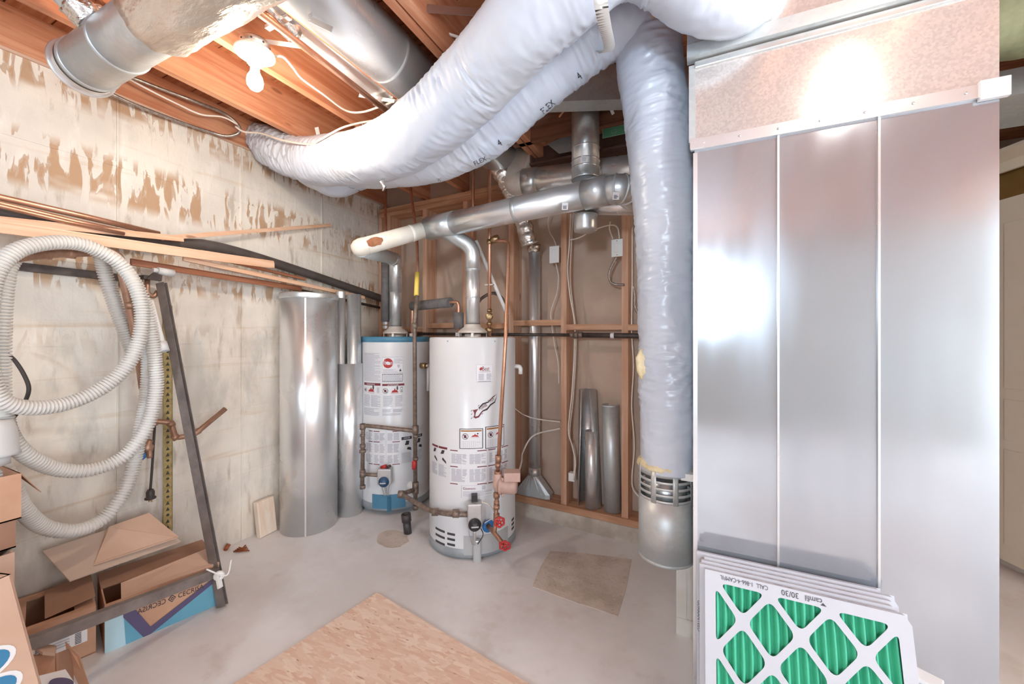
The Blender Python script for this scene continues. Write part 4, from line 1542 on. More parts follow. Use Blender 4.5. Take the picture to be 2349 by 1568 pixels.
for u, v, t_, r_ in ((920, 1133, 2.66, .024), (998, 1174, 2.385, .022), (1046, 1177, 2.295, .024)):
    MB().lathe([(0, -.022), (r_, -.018), (r_, .018), (0, .022)], at(u, v, t_), RT, 16).build('fitting', 'black_iron', gp)
gpx = [at(v[0], v[1], TF) for v in ((953, 1140),)]
# pipe along the stud wall
wp = thing('iron_pipe', 'dark iron pipe running level across the studs', 'pipe', wat(1300, 780, -.04))
q0, q1, q2 = wat(1150, 766, -.035), wat(1322, 768, -.035), wat(1560, 771, -.035)
MB().tube([wat(960, 765, -.035), q1], .011, 14).build('thin_run', 'iron_dark', wp)
MB().tube([q1, q2], .017, 14).build('thick_run', 'iron_dark', wp)
for u, r_, h in ((1312, .018, .012), (1322, .025, .014), (1332, .021, .014)):
    MB().lathe([(.01, -h), (r_, -h), (r_, h), (.01, h)], wat(u, 768, -.035), (1, -.058, 0), 18).build('coupling', 'black_iron', wp)
MB().lathe([(.0175, -.012), (.0185, -.012), (.0185, .012), (.0175, .012)], wat(1405, 769.5, -.035), (1, -.058, 0), 18).build('band', 'paper_white', wp)

# ---------------------------------------------------------------- copper water lines
w1 = thing('water_line', 'copper pipe in a black foam sleeve left of the back heater flue', 'pipe', at(884, 770, 3.22))
px = at(884, 700, 3.22)
def vz(v, t): return CAM_H + t * (HY - v) / FPX
MB().tube([(px.x, px.y, HT1), (px.x, px.y, 2.75)], .012, 12).build('tube', 'copper', w1)
MB().tube([(px.x, px.y, vz(737, 3.22)), (px.x, px.y, vz(590, 3.22))], .034, 20).build('foam_sleeve', 'foam_sleeve', w1)
for v in (741, 750):
    MB().lathe([(.012, -.012), (.022, -.012), (.022, .012), (.012, .012)], (px.x, px.y, vz(v, 3.22)), seg=6, smooth=False).build('nut', 'valve_body', w1)
w2 = thing('water_line', 'copper line in a grey foam sleeve linking the two heaters', 'pipe', at(990, 700, 2.85))
a = Vector((FL1.x + .12, FL1.y + .06, HT1))
a2 = at(946, 702, 2.95)
b2 = at(1040, 690, 2.62)
b3 = Vector((FL2.x - .10, FL2.y - .02, HT2))
b2 = Vector((b3.x, b3.y, b2.z))
a = Vector((a2.x, a2.y, HT1))
MB().tube(fillet([a, a2, b2, b3], .035), .011, 12).build('tube', 'copper', w2)
MB().tube([a2, a2.lerp(b2, .84)], .035, 20).build('foam_sleeve', 'foam_sleeve', w2)
MB().tube([Vector((b3.x, b3.y, HT2 + .055)), Vector((b3.x, b3.y, HT2 + .165))], .034, 20).build('foam_sleeve', 'foam_sleeve', w2)
MB().lathe([(.012, 0), (.024, 0), (.024, .024), (.012, .024)], (b3.x, b3.y, HT2 + .005), seg=6, smooth=False).build('nut', 'valve_body', w2)
MB().lathe([(.012, 0), (.022, 0), (.022, .022), (.012, .022)], (a.x, a.y, HT1 + .005), seg=6, smooth=False).build('nut', 'valve_body', w2)

w3 = thing('water_line', 'copper riser with a gate valve at the right of the front heater flue', 'pipe', at(1125, 770, 2.62))
px3 = Vector((FL2.x + .10, FL2.y + .05, 0))
t3 = FW.dot(px3)
MB().tube([(px3.x, px3.y, HT2), (px3.x, px3.y, 2.75)], .012, 12).build('tube', 'copper', w3)
for v, r_, h in ((757, .024, .016), (742, .018, .01), (712, .016, .01), (555, .018, .016)):
    MB().lathe([(.012, -h), (r_, -h), (r_, h), (.012, h)], (px3.x, px3.y, vz(v, t3)), seg=14).build('fitting', 'brass', w3)
kc = Vector((px3.x, px3.y, vz(726, t3))) - FW * .03
MB().tube([kc + FW * .03, kc], .008, 10).build('valve_stem', 'brass', w3)
MB().lathe([(.010, -.006), (.025, -.005), (.027, 0), (.025, .005), (.010, .006)], kc, FW, 8).build('valve_wheel', 'brass', w3)
MB().bar((px3.x - .03, px3.y, vz(653, t3)), (px3.x + .03, px3.y, vz(653, t3)), .02, .008).build('pipe_clip', 'valve_body', w3)
vb = Vector((px3.x, px3.y, vz(552, t3)))
MB().lathe([(0, -.03), (.02, -.028), (.026, 0), (.02, .03), (0, .034)], vb + Vector((.04, 0, .006)), (1, .2, .4), 16).build('check_valve', 'brass', w3)
zr = vz(552, t3)
e1 = at(1167, 552, 2.55)
e2 = at(1160, 770, 2.33)
e3 = at(1142, 1078, 2.27)
MB().tube(fillet([vb, e1, at(1165, 640, 2.46), e2, e3], .04), .0115, 12).build('return_tube', 'copper', w3)
for u, v, t_, r_, h in ((1143, 1052, 2.275, .018, .02), (1142, 1066, 2.275, .016, .012), (1142, 1085, 2.27, .022, .014)):
    MB().lathe([(.011, -h), (r_, -h), (r_, h), (.011, h)], at(u, v, t_), seg=14).build('fitting', 'copper_old', w3)
tag(MB().tube(path([(1086, 380, 2.85), (1084, 545, 2.85)]), .012, 12).build('copper_riser', 'copper'), 'short copper riser seen behind the long vent pipe', 'pipe')
tag(MB().tube(path([(1092, 552, 2.72), (1164, 722, 2.72)]), .013, 12).build('plastic_pipe', 'plastic_white'), 'thin white plastic pipe slanting behind the copper riser', 'pipe')
cable('rubber_hose', [(1094, 700, 2.76), (1105, 684, 2.76), (1130, 672, 2.76), (1152, 684, 2.76), (1160, 712, 2.76)], .011, 'cable_dark', 'dark rubber hose arching behind the copper riser', cat='hose', n=30)

# circulation pump
pu = thing('circulation_pump', 'pinkish brown circulation pump on the copper return line', 'pump', at(1150, 1125, 2.27))
p0 = at(1142, 1105, 2.27)
MB().lathe([(.014, .055), (.022, .05), (.026, .03), (.03, .0), (.026, -.03), (.02, -.05), (.014, -.055)], p0, seg=20).build('volute', 'pump_paint', pu)
ax = RT * .96 + FW * -.2
MB().lathe([(0, 0), (.05, 0), (.052, .006), (.052, .014), (.044, .018), (.043, .085), (.036, .1), (0, .103)], p0 + ax * .012 + Vector((0, 0, -.018)), ax, 28).build('motor', 'pump_paint', pu)
M4 = Matrix.Translation(p0 + RT * .085 + Vector((0, 0, .042))) @ Matrix.Rotation(YAW, 4, 'Z')
MB().box((-.05, -.05, -.026), (.045, .03, .026), 0, M4).build('terminal_box', 'pump_paint', pu, bevel=.005)
for sgn in (-1, 1):
    MB().tube([p0 + RT * .022 + Vector((0, 0, sgn * .045 - .015)) - FW * .04, p0 + RT * .034 + Vector((0, 0, sgn * .045 - .015)) - FW * .04], .009, 10).build('flange_bolt', 'pump_paint', pu)
lw = thing('drain_piping', 'copper drain piping with two red wheel handles and a blue tag', 'pipe', at(1145, 1240, 2.25))
t0 = at(1140, 1128, 2.27)
t1 = at(1137, 1195, 2.26)
dk = local(2, 1118, 1203, 0)
MB().tube(fillet([t0, t1, at(1134, 1222, 2.24)], .02), .0125, 12).build('tube', 'copper_old', lw)
for v, r_, h in ((1135, .018, .014), (1152, .016, .008), (1162, .018, .012), (1182, .018, .012)):
    MB().lathe([(.012, -h), (r_, -h), (r_, h), (.012, h)], at(1139, v, 2.265), seg=14).build('fitting', 'copper_old', lw)
dn = dk[0]
tip = at(1155, 1248, 2.17)
MB().tube([dn, dn + dk[1] * .06, at(1134, 1222, 2.24), tip], .013, 12).build('spout', 'copper_old', lw)
MB().lathe([(.018, 0), (.038, 0), (.038, .004), (.018, .004)], dn + dk[1] * .015, dk[1], 28).build('tag_disc', 'handle_blue', lw)


def wheel(c, ax, R_, parent, mat):
    ax = Vector(ax).normalized()
    ref = Vector((0, 0, 1))
    a_ = (ref - ax * ref.dot(ax)).normalized()
    b_ = ax.cross(a_)
    ring = [c + (a_ * math.cos(2 * PI * i / 30) + b_ * math.sin(2 * PI * i / 30)) * (R_ * (1 + .08 * math.cos(6 * 2 * PI * i / 30))) for i in range(31)]
    o = MB().tube(ring, .006, 8, cap=False).build('wheel_handle', mat, parent)
    for k in range(5):
        an = 2 * PI * k / 5
        MB().tube([c, c + (a_ * math.cos(an) + b_ * math.sin(an)) * R_], .0045, 8).build('spoke', mat, o)
    MB().lathe([(0, -.008), (.009, -.008), (.009, .008), (0, .008)], c, ax, 12).build('hub', mat, o)


wheel(at(1146, 1197, 2.20), -FW + RT * .3, .026, lw, 'handle_red')
MB().tube([t1, at(1146, 1197, 2.20)], .008, 10).build('valve_stem', 'copper_old', lw)
wheel(at(1158, 1251, 2.15), -FW + Vector((0, 0, -.3)), .028, lw, 'handle_red')

# ---------------------------------------------------------------- stud wall: switches, cables, leaning pipes
def plate(u0, v0, u1, v1, name, label, off=-.006, screws=False):
    a, b = wat(u0, v1, off), wat(u1, v0, off)
    lx = (Vector((1, -.058, 0))).normalized()
    t = thing(name, label, 'switch', (a + b) / 2 * 1)
    wdt, hgt = (b - a).dot(lx), b.z - a.z
    M4 = Matrix.Translation(a) @ Matrix.Rotation(math.atan(-.058), 4, 'Z')
    MB().box((0, -.008, 0), (wdt, 0, hgt), 0, M4).build('cover_plate', 'plastic_white', t, bevel=.003)
    MB().box((wdt * .3, -.013, hgt * .24), (wdt * .7, -.007, hgt * .76), 0, M4).build('rocker', 'plastic_white', t, bevel=.002)
    MB().box((.006, 0, .006), (wdt - .006, .055, hgt - .006), 0, M4).build('wall_box', 'cardboard_light', t)
    for z in (hgt * .1, hgt * .9):
        MB().tube([M4 @ Vector((wdt / 2, -.0095, z)), M4 @ Vector((wdt / 2, -.007, z))], .003, 8).build('screw', 'iron_dark' if screws else 'plastic_white', t)
    return t


plate(1261, 563, 1283, 604, 'light_switch', 'white rocker switch between the studs beside the foil duct pipe')
plate(1403, 547, 1429, 590, 'light_switch', 'white rocker switch with dark screws beside the right stud', screws=True)


def wcable(pix, r, mat, label, off=.03, name='electric_cable', n=None, seg=8, cat='cable', rf=None):
    pts = catmull([wat(p[0], p[1], p[2] if len(p) > 2 else off) for p in pix], n or 12 * len(pix))
    return tag(MB().tube(pts, r, seg, rf=rf).build(name, mat), label, cat)


wcable([(1262, 490), (1257, 505), (1260, 530), (1270, 548), (1276, 564)], .004, 'cable_white', 'white cable entering the top of the left rocker switch')
wcable([(1275, 603), (1280, 625), (1281, 640), (1278, 670), (1264, 715), (1266, 745), (1272, 790), (1280, 830), (1282, 880)], .004, 'cable_white', 'white cable dropping below the left rocker switch')
wcable([(1309, 490), (1306, 560), (1302, 620), (1308, 680), (1318, 740), (1318, 800), (1312, 900), (1304, 985), (1312, 1020), (1320, 1060), (1316, 1100)], .005, 'cable_white', 'white cable running down the right side of the middle stud', .01)
wcable([(1314, 492), (1310, 570), (1308, 640), (1314, 700), (1321, 760), (1320, 830), (1314, 920), (1307, 995), (1316, 1030), (1318, 1070), (1312, 1098)], .004, 'cable_white', 'second white cable beside the first on the middle stud', .03)
wcable([(1308, 550), (1330, 544), (1365, 526), (1400, 516), (1416, 522), (1421, 547)], .0045, 'cable_white', 'white cable looping over to the top of the right switch', .0)
wcable([(1400, 508), (1398, 525), (1406, 548)], .0035, 'cable_white', 'short thin cable at the top of the right switch', .0)
ribs = lambda i, a, r: r * (1 + .12 * math.sin(i * 2.1))
wcable([(1414, 590), (1404, 608), (1397, 628), (1400, 645), (1412, 652), (1432, 653)], .008, 'armoured_cable', 'ribbed metal conduit curling out below the right switch', -.01, 'metal_conduit', 120, 8, 'conduit', ribs)
wcable([(1452, 656), (1456, 680), (1456, 700), (1464, 718), (1482, 730)], .008, 'armoured_cable', 'ribbed metal conduit behind the right stud', .03, 'metal_conduit', 120, 8, 'conduit', ribs)
wcable([(1450, 520), (1450, 640), (1449, 760), (1453, 840), (1449, 930), (1455, 1020), (1450, 1090), (1452, 1120), (1468, 1142)], .0045, 'cable_white', 'white cable down the right side of the right stud', .02)
wcable([(1180, 936), (1200, 950), (1230, 960), (1285, 967)], .005, 'cable_white', 'white cord from behind the front heater to the stud', -.03)
wcable([(1190, 1082, -.28), (1196, 1060, -.2), (1200, 1035, -.08), (1225, 998, -.03), (1285, 982, -.02)], .006, 'cable_white', 'white power cord curving from the pump to the stud')
a = wat(1310, 1092, .03)
tag(MB().box((a.x - .015, a.y - .02, a.z - .03), (a.x + .03, a.y + .03, a.z + .03)).build('outlet_box', 'plastic_white', bevel=.004), 'small white outlet box low on the middle stud', 'outlet')
# draft strip dangling by the trunk duct and beside it
for u, v in ((1400, 240),):
    tag(MB().bar(at(1393, 232, 2.15), at(1407, 262, 2.15), .002, .016, (1, 0, 0)).build('hanger_strip', 'strap_white'), 'white hanger strip below the trunk duct', 'strap')
tag(MB().bar(at(1283, 268, 2.2), at(1300, 246, 2.2), .01, .008).build('wood_splinter', 'joist_wood'), 'thin wood splinter stuck behind the printed duct', 'splinter')
# white cap strip with letters on the header
fn = plane_fn(at(1180, 338, 2.32), RT + FW * .1, Vector((0, 0, 1)))

# leaning duct pieces in the stud bay
lx = Vector((1, -.058, 0)).normalized()
b0, b1 = wat(1352, 1166, .075), wat(1348, 893, .09)
b0.z = .147
lpz = thing('open_duct_pipe', 'unrolled duct pipe with an open seam leaning in the stud bay', 'pipe', b0)
ax_ = (b1 - b0)
n1 = 22
mb = MB()
vs = []
for i in range(2):
    f = i
    c = b0.lerp(b1, f)
    r_ = .085 - .022 * f
    op = .95 - .45 * f
    for q_ in (0, .0012):
        for j in range(n1 + 1):
            an = -PI / 2 + op + (2 * PI - 2 * op) * j / n1
            vs.append(c + lx * math.cos(an) * (r_ - q_) + Vector((.058, 1, 0)).normalized() * math.sin(an) * (r_ - q_) * .8)
m_ = n1 + 1
fs = []
for j in range(n1):
    fs += [(j, j + 1, 2 * m_ + j + 1, 2 * m_ + j), (m_ + j + 1, m_ + j, 3 * m_ + j, 3 * m_ + j + 1), (j, m_ + j, m_ + j + 1, j + 1), (2 * m_ + j, 2 * m_ + j + 1, 3 * m_ + j + 1, 3 * m_ + j)]
for j in (0, n1):
    fs.append((j, 2 * m_ + j, 3 * m_ + j, m_ + j))
mb.add(vs, fs, 0, True)
mb.build('sheet', 'galvanised', lpz)
for sgn, j in ((-1, 0), (1, n1)):
    MB().tube([vs[j], vs[2 * m_ + j]], .004, 8).build('lock_seam', 'galvanised_bright', lpz)
c0_, c1_ = wat(1357, 1168, .05), wat(1357, 987, .06)
c0_.z = .147
tag(MB().shell(c0_, c1_, .046, .0012, 36).build('duct_pipe', 'galvanised_bright'), 'short bright duct pipe standing inside the open one', 'pipe')
c0_, c1_ = wat(1405, 1175, .07), wat(1400, 927, .09)
c0_.z = .147
o = MB().shell(c0_, c1_, .058, .0012, 36)
o.lathe([(.058, -.004), (.0595, 0), (.058, .004)], c0_.lerp(c1_, .99), c1_ - c0_, 36)
tag(o.build('duct_pipe', 'galvanised_dull'), 'dull grey duct pipe leaning against the right stud', 'pipe')

# ---------------------------------------------------------------- standing pipes at the concrete wall
bc = Vector((-2.505, 1.915, 0))
big = thing('duct_pipe', 'large shiny round duct pipe standing on the floor by the concrete wall', 'pipe', bc)
MB().shell(bc, bc + Vector((0, 0, 1.60)), .184, .0015, 72).build('barrel', 'galvanised_bright', big)
MB().tube([bc + Vector((0, 0, 1.60 + .004 * i)) for i in range(11)], [.186, .190, .191] + [.191] * 6 + [.19, .187], 96, rf=lambda i, a, r: r + (.0018 * math.sin(48 * a) if 1 < i < 10 else 0)).build('crimped_end', 'galvanised', big)
MB().bar(bc + Vector((.13, -.13, .0)), bc + Vector((.13, -.13, 1.6)), .01, .003, (1, -1, 0)).build('seam', 'galvanised_bright', big)
lc = Vector((-2.395, 2.175, 0))
tag(MB().shell(lc, lc + Vector((0, 0, 1.135)), .092, .0015, 48).build('duct_pipe', 'galvanised_bright'), 'short wide duct pipe standing behind the large pipe', 'pipe')
s1 = at(784, 700, 2.98)
for (u, r_, v, lab, mat, dy) in ((784, .032, 669, 'thin duct pipe with crimped end standing inside the short pipe', 'galvanised_bright', -.02), (816, .050, 676, 'medium duct pipe standing inside the short pipe nearest the heater', 'galvanised', .015)):
    p = at(u, v, 3.0 + dy)
    q = Vector((lc.x + (-.045 if u == 784 else .035), lc.y + (-.045 if u == 784 else .01), .01))
    o = MB().shell(q, Vector((q.x, q.y, p.z)), r_, .0012, 32)
    if u == 784:
        o.tube([(q.x, q.y, p.z - .05 + .006 * i) for i in range(9)], r_ + .001, 48, rf=lambda i, a, r: r + .001 * math.sin(20 * a), cap=False)
    tag(o.build('duct_pipe', mat), lab, 'pipe')
# wood block
wb0 = at(620, 1226, z=0)
M4 = Matrix.Translation((wb0.x - .03, wb0.y + .01, 0)) @ Matrix.Rotation(.1, 4, 'Z') @ Matrix.Rotation(-.14, 4, 'Y')
mb = MB().box((-.02, -.075, .0), (.018, .05, .235), 0, M4)
tag(mb.build('wood_block', 'block_wood', bevel=.005), 'pale off-cut of lumber leaning at the foot of the concrete wall', 'wood')
# copper scraps on the floor
dbs = thing('metal_scraps', 'rusty copper wire scraps lying on the floor by the wall', 'scrap', at(550, 1260, z=0))
for k in range(4):
    a = at(536 + 4 * k, 1264 - 3 * k, z=.006)
    b = at(572 - 3 * k, 1262 - 4 * k, z=.006)
    MB().tube(catmull([a, a.lerp(b, .4) + Vector((.01 * k, -.012, .004)), b], 16), .004, 8).build('wire', 'debris_copper', dbs)
MB().tube([(XL + .03, at(508, 1258, z=0).y, .0), (XL + .035, at(514, 1254, z=0).y, .03)], .012, 10).build('wire', 'debris_copper', dbs)
# floor drain stub
ds = at(936, 1222, z=0)
dr = thing('drain_stub', 'short black drain pipe stub rising from the floor', 'pipe', ds)
lean = Vector((-.015, -.005, .13))
MB().shell(ds - Vector((0, 0, .01)), ds + lean * .7, .026, .004, 24).build('lower_pipe', 'drain_black', dr)
MB().shell(ds + lean * .62, ds + lean, .032, .005, 24).build('hub', 'drain_black', dr)

# OSB sheet on the floor
oc = at(865, 1358, z=.011)
od1 = (at(1215, 1568, z=.011) - oc).normalized()
od2 = (at(545, 1568, z=.011) - oc).normalized()
od2 = (od2 - od1 * od2.dot(od1)).normalized() * .8 + od2 * .2
mb = MB().prism([oc, oc + od1 * 1.4, oc + od1 * 1.4 + od2 * 1.1, oc + od2 * 1.1], (0, 0, -.011))
tag(mb.build('strand_board', 'strand_board'), 'sheet of strand board lying on the concrete floor', 'board')

# ---------------------------------------------------------------- left wall: pipes and mouldings on brackets
xw = -2.60
def xl(u, v, x): return at(u, v, x=x)
for k, (pts, r_, lab) in enumerate((
        ([(-60, 438), (0, 452), (180, 493), (365, 536)], .014, 'uppermost copper pipe stored on the wall brackets'),
        ([(-60, 452), (0, 466), (170, 507), (330, 540)], .011, 'second copper pipe stored on the wall brackets'),
        ([(-60, 458), (0, 472), (150, 508), (285, 536)], .009, 'thin copper pipe below the other stored copper pipes'))):
    q = [xl(u, v, -2.61 + .03 * k) for u, v in pts]
    q[0] = q[1] + (q[1] - q[2]).normalized() * (1.15 + .1 * k)
    tag(MB().tube(q, r_, 14).build('copper_pipe', 'copper'), lab, 'pipe')
q = [xl(-60, 480, -2.66) + Vector((0, -.9, .05)), xl(300, 545, -2.66), xl(545, 578, -2.66), xl(905, 694, -2.64)]
tag(MB().tube(catmull(q, 40), .032, 20).build('drain_pipe', 'abs_pipe'), 'dark plastic drain pipe sloping along the concrete wall', 'pipe')
tag(MB().tube(catmull([xl(560, 640, -2.66), xl(700, 668, -2.67), xl(870, 705, -2.67)], 20), .012, 12).build('iron_pipe', 'iron_dark'), 'thin dark pipe under the sloping drain pipe', 'pipe')


def board(name, pix, h, th, mat, label, x, tilt=0):
    (u0, v0), (u1, v1) = pix
    a, b = xl(u0, v0, x if not isinstance(x, tuple) else x[0]), xl(u1, v1, x if not isinstance(x, tuple) else x[1])
    if u0 < 0:
        a = a + (a - b).normalized() * .9
    sect = [(-th / 2, -h / 2), (th / 2, -h / 2), (th / 2, h * .25), (th * .2, h * .38), (th * .1, h / 2), (-th / 2, h / 2)]
    o = MB().bar(a, b, th, h, (0, 0, 1), sect=sect).build(name, mat)
    return tag(o, label, 'moulding')


board('moulding', ((-70, 510), (628, 607)), .050, .014, 'moulding_wood', 'wide pale wood moulding lying across the wall brackets', (-2.50, -2.52))
board('moulding', ((-40, 500), (420, 548)), .03, .012, 'moulding_wood', 'narrow pale moulding stored behind the wide one', (-2.55, -2.58))
board('moulding', ((420, 592), (835, 682)), .028, .02, 'moulding_wood', 'thin pale moulding ending above the large duct pipe', (-2.56, -2.55))
board('moulding', ((300, 600), (690, 662)), .035, .02, 'moulding_dark', 'dark reddish moulding below the pale ones', (-2.60, -2.61))
board('moulding', ((480, 588), (700, 640)), .02, .02, 'moulding_dark', 'narrow brown moulding behind the thin pale one', (-2.63, -2.64))
o = board('moulding', ((370, 546), (758, 516)), .024, .008, 'moulding_wood', 'thin pale strip leaning upward against the stained concrete', (-2.60, -2.694))
# small stickers on mouldings
for u, v, x in ((405, 565, -2.495), (215, 548, -2.487), (575, 526, -2.64), (510, 531, -2.62)):
    pass
# copper assembly behind the hose
ca = thing('copper_assembly', 'old copper pipe assembly with elbows hung behind the coiled hose', 'pipe', xl(200, 590, -2.5))
MB().tube(fillet([xl(14, 592, -2.36), xl(120, 580, -2.44), xl(235, 577, -2.48), xl(272, 585, -2.48), xl(290, 660, -2.5), xl(318, 800, -2.55), xl(330, 890, -2.58)], .06), .020, 16).build('tube', 'copper_old', ca)
for u, v, x_ in ((105, 581, -2.43), (160, 580, -2.455), (222, 577, -2.48), (300, 700, -2.51)):
    q = xl(u, v, x_)
    ax2 = (0, 1, 0) if v < 650 else (0, .15, -1)
    MB().lathe([(.018, -.018), (.0235, -.016), (.0235, .016), (.018, .018)], q, ax2, 16).build('sleeve', 'copper_old', ca)
MB().tube([xl(10, 593, -2.36), xl(17, 592, -2.36)], .022, 16).build('open_end', 'iron_dark', ca)
pb_ = thing('copper_pipe', 'bent copper pipe with two elbows on the concrete wall', 'pipe', xl(430, 990, -2.62))
MB().tube(fillet([xl(330, 990, -2.66), xl(345, 965, -2.65), xl(392, 968, -2.62), xl(402, 1004, -2.62), xl(445, 997, -2.60), xl(517, 937, -2.60)], .02), .014, 14).build('tube', 'copper_old', pb_)
for u, v in ((350, 972), (392, 972), (402, 1002), (452, 990)):
    MB().lathe([(0, -.016), (.018, -.014), (.018, .014), (0, .016)], xl(u, v, -2.62), (0, .9, .4), 14).build('fitting', 'copper_old', pb_)
gvv = thing('gate_valve', 'brass tap with a blue handle behind the hose', 'valve', xl(330, 1035, -2.60))
MB().lathe([(0, -.04), (.016, -.04), (.016, -.01), (.026, -.005), (.026, .02), (.014, .03), (.012, .05), (0, .05)], xl(336, 1030, -2.60), (.3, .2, 1), 16).build('body', 'copper_old', gvv)
MB().tube(fillet([xl(336, 1030, -2.60), xl(344, 1036, -2.58), xl(343, 1050, -2.57)], .01), .010, 12).build('spout', 'copper_old', gvv)
MB().lathe([(0, -.012), (.028, -.010), (.030, .0), (.024, .010), (0, .012)], xl(318, 1046, -2.57), (.6, -.6, -.3), 8).build('handle', 'handle_blue', gvv)

# white corrugated hose in three loops
HP = [(5, 1075, -2.36), (25, 1110, -2.37), (48, 1160, -2.40), (100, 1207, -2.46), (175, 1216, -2.48), (240, 1186, -2.50), (285, 1125, -2.50), (308, 1060, -2.50), (320, 1000, -2.49), (333, 930, -2.49), (340, 860, -2.48), (338, 780, -2.47), (326, 700, -2.46), (298, 632, -2.46), (250, 588, -2.46), (160, 560, -2.45), (70, 568, -2.42), (20, 605, -2.40), (4, 700, -2.38), (0, 820, -2.37), (2, 920, -2.36), (22, 1000, -2.37), (70, 1050, -2.40), (140, 1077, -2.44), (215, 1076, -2.44), (285, 1045, -2.43), (335, 982, -2.42), (358, 900, -2.41), (356, 830, -2.40), (345, 750, -2.39), (325, 680, -2.39), (280, 610, -2.39), (205, 566, -2.39), (120, 556, -2.36), (30, 580, -2.33), (-20, 650, -2.31), (-30, 800, -2.30), (-8, 905, -2.30), (55, 934, -2.32), (150, 926, -2.35), (240, 886, -2.36), (300, 825, -2.36), (326, 740, -2.35), (312, 660, -2.36), (270, 600, -2.42), (235, 585, -2.52), (245, 640, -2.56), (275, 730, -2.57), (305, 810, -2.58)]
hpts = [at(u, v, x=x) for u, v, x in HP]
L_ = sum((hpts[i + 1] - hpts[i]).length for i in range(len(hpts) - 1))
nr = int(L_ / .0125) * 4
hz = thing('corrugated_hose', 'long white corrugated hose coiled in loops on the concrete wall', 'hose', xl(170, 1215, -2.48))
MB().tube(catmull(hpts, nr), .0265, 14, rf=lambda i, a, r: r + (.0030, .002, -.0085, .002)[i % 4]).build('tube', 'hose_white', hz)
wn = [at(343, 690, x=-2.47), at(352, 725, x=-2.45), at(372, 800, x=-2.40)]
MB().tube(wn, [.018, .017, .020], 16).build('wand', 'plastic_white', hz)
MB().shell(at(368, 785, x=-2.41), at(375, 806, x=-2.395), .025, .005, 20).build('cuff', 'hose_grey', hz)
cable('black_cable', [(356, 962, 2.14), (352, 1020, 2.1), (349, 1070, 2.1), (345, 1122, 2.1)], .006, 'cable_black', 'black power cord with plug hanging on the concrete wall')
pg = thing('power_plug', 'black electric plug dangling at the cord end', 'plug', at(345, 1148, 2.1))
ptop = at(345, 1122, 2.1)
MB().lathe([(0, 0), (.012, 0), (.018, -.012), (.018, -.04), (.024, -.042), (.024, -.05), (0, -.05)], ptop, seg=16).build('body', 'cable_black', pg)
for s_ in (-1, 1):
    MB().bar(ptop + RT * .007 * s_ + Vector((0, 0, -.05)), ptop + RT * .007 * s_ + Vector((0, 0, -.066)), .004, .006, (0, 1, 0)).build('prong', 'brass', pg)
MB().bar(ptop + Vector((0, 0, -.05)), ptop + Vector((0, 0, -.06)), .004, .004, (0, 1, 0)).build('prong', 'brass', pg)
cable('black_cable', [(10, 806, 1.66), (35, 828, 1.66), (58, 865, 1.67), (66, 895, 1.67), (52, 930, 1.67), (25, 965, 1.66)], .007, 'cable_black', 'black cord looped on the wall behind the hose at left', n=40)
cable('black_cable', [(245, 650, 2.02), (270, 730, 2.03), (300, 800, 2.06)], .006, 'cable_black', 'black cord hanging behind the copper elbow', n=24)
# grey pump head at the frame edge
pm = thing('sump_pump', 'grey plastic pump housing at the left edge of the view', 'pump', at(-10, 1060, 1.42))
c = at(-20, 1020, 1.42)
MB().lathe([(0, .09), (.05, .085), (.06, .05), (.066, -.03), (.07, -.04), (0, -.04)], c, seg=28).build('housing', 'hose_grey', pm)
MB().tube([c + Vector((.0, 0, -.04)), c + Vector((0, 0, -.075))], .045, 20).build('outlet', 'hose_grey', pm)
MB().bar(c + Vector((0, 0, .02)), (XL, c.y - .05, c.z + .02), .03, .02).build('mount_arm', 'frame_steel', pm)
# slotted gold angle
sa_ = thing('slotted_angle', 'upright gold slotted steel angle on the concrete wall', 'angle iron', (XL + .02, xl(380, 900, XL + .02).y, .3))
ya = xl(381, 900, XL + .015).y
zt_ = xl(381, 700, XL + .02).z
zb_ = .24
MB().box((XL + .012, ya - .012, zb_), (XL + .014, ya + .030, zt_)).build('flat_leg', 'gold_angle', sa_)
MB().box((XL + .0, ya + .028, zb_), (XL + .014, ya + .030, zt_)).build('side_leg', 'gold_angle', sa_)
z = zb_ + .03
k = 0
while z < zt_ - .04:
    d0 = .010
    if k % 3 == 2:
        MB().tube([(XL + .0142, ya + .008, z), (XL + .0152, ya + .008, z)], .007, 10).build('hole', 'slot_dark', sa_)
    else:
        MB().prism([(XL + .0142, ya - .001, z - d0), (XL + .0142, ya + .016, z - d0), (XL + .0142, ya + .008, z + d0)], (.001, 0, 0)).build('hole', 'slot_dark', sa_)
    z += .034
    k += 1
# pipe brackets on the wall
bk = thing('pipe_bracket', 'grey roller bracket under the stored pipes', 'bracket', xl(365, 640, -2.56))
c = xl(372, 622, -2.56)
MB().tube([c + Vector((0, -.02, 0)), c + Vector((.0, .05, -.004))], .020, 18).build('roller', 'hose_grey', bk)
MB().tube([c + Vector((0, -.04, 0)), c + Vector((.0, -.02, 0))], .013, 14).build('roller_pin', 'hose_grey', bk)
MB().prism([xl(332, 640, -2.56), xl(350, 625, -2.56), xl(368, 632, -2.56), xl(366, 645, -2.56)], (.02, 0, 0)).build('bracket_plate', 'iron_dark', bk)
MB().tube(fillet([xl(338, 640, -2.58), xl(338, 672, -2.58), xl(352, 682, -2.58), xl(362, 668, -2.58)], .02), .011, 12).build('hook', 'copper_old', bk)
MB().box((XL, c.y - .08, c.z - .05), (c.x + .01, c.y - .06, c.z - .03)).build('arm', 'iron_dark', bk)
b2_ = xl(120, 615, -2.6)
tag(MB().bar((XL + .01, b2_.y - .4, b2_.z + .01), (XL + .03, b2_.y + .32, b2_.z - .005), .03, .035).build('steel_rail', 'iron_dark'), 'dark steel rail fixed to the concrete behind the hose', 'rail')

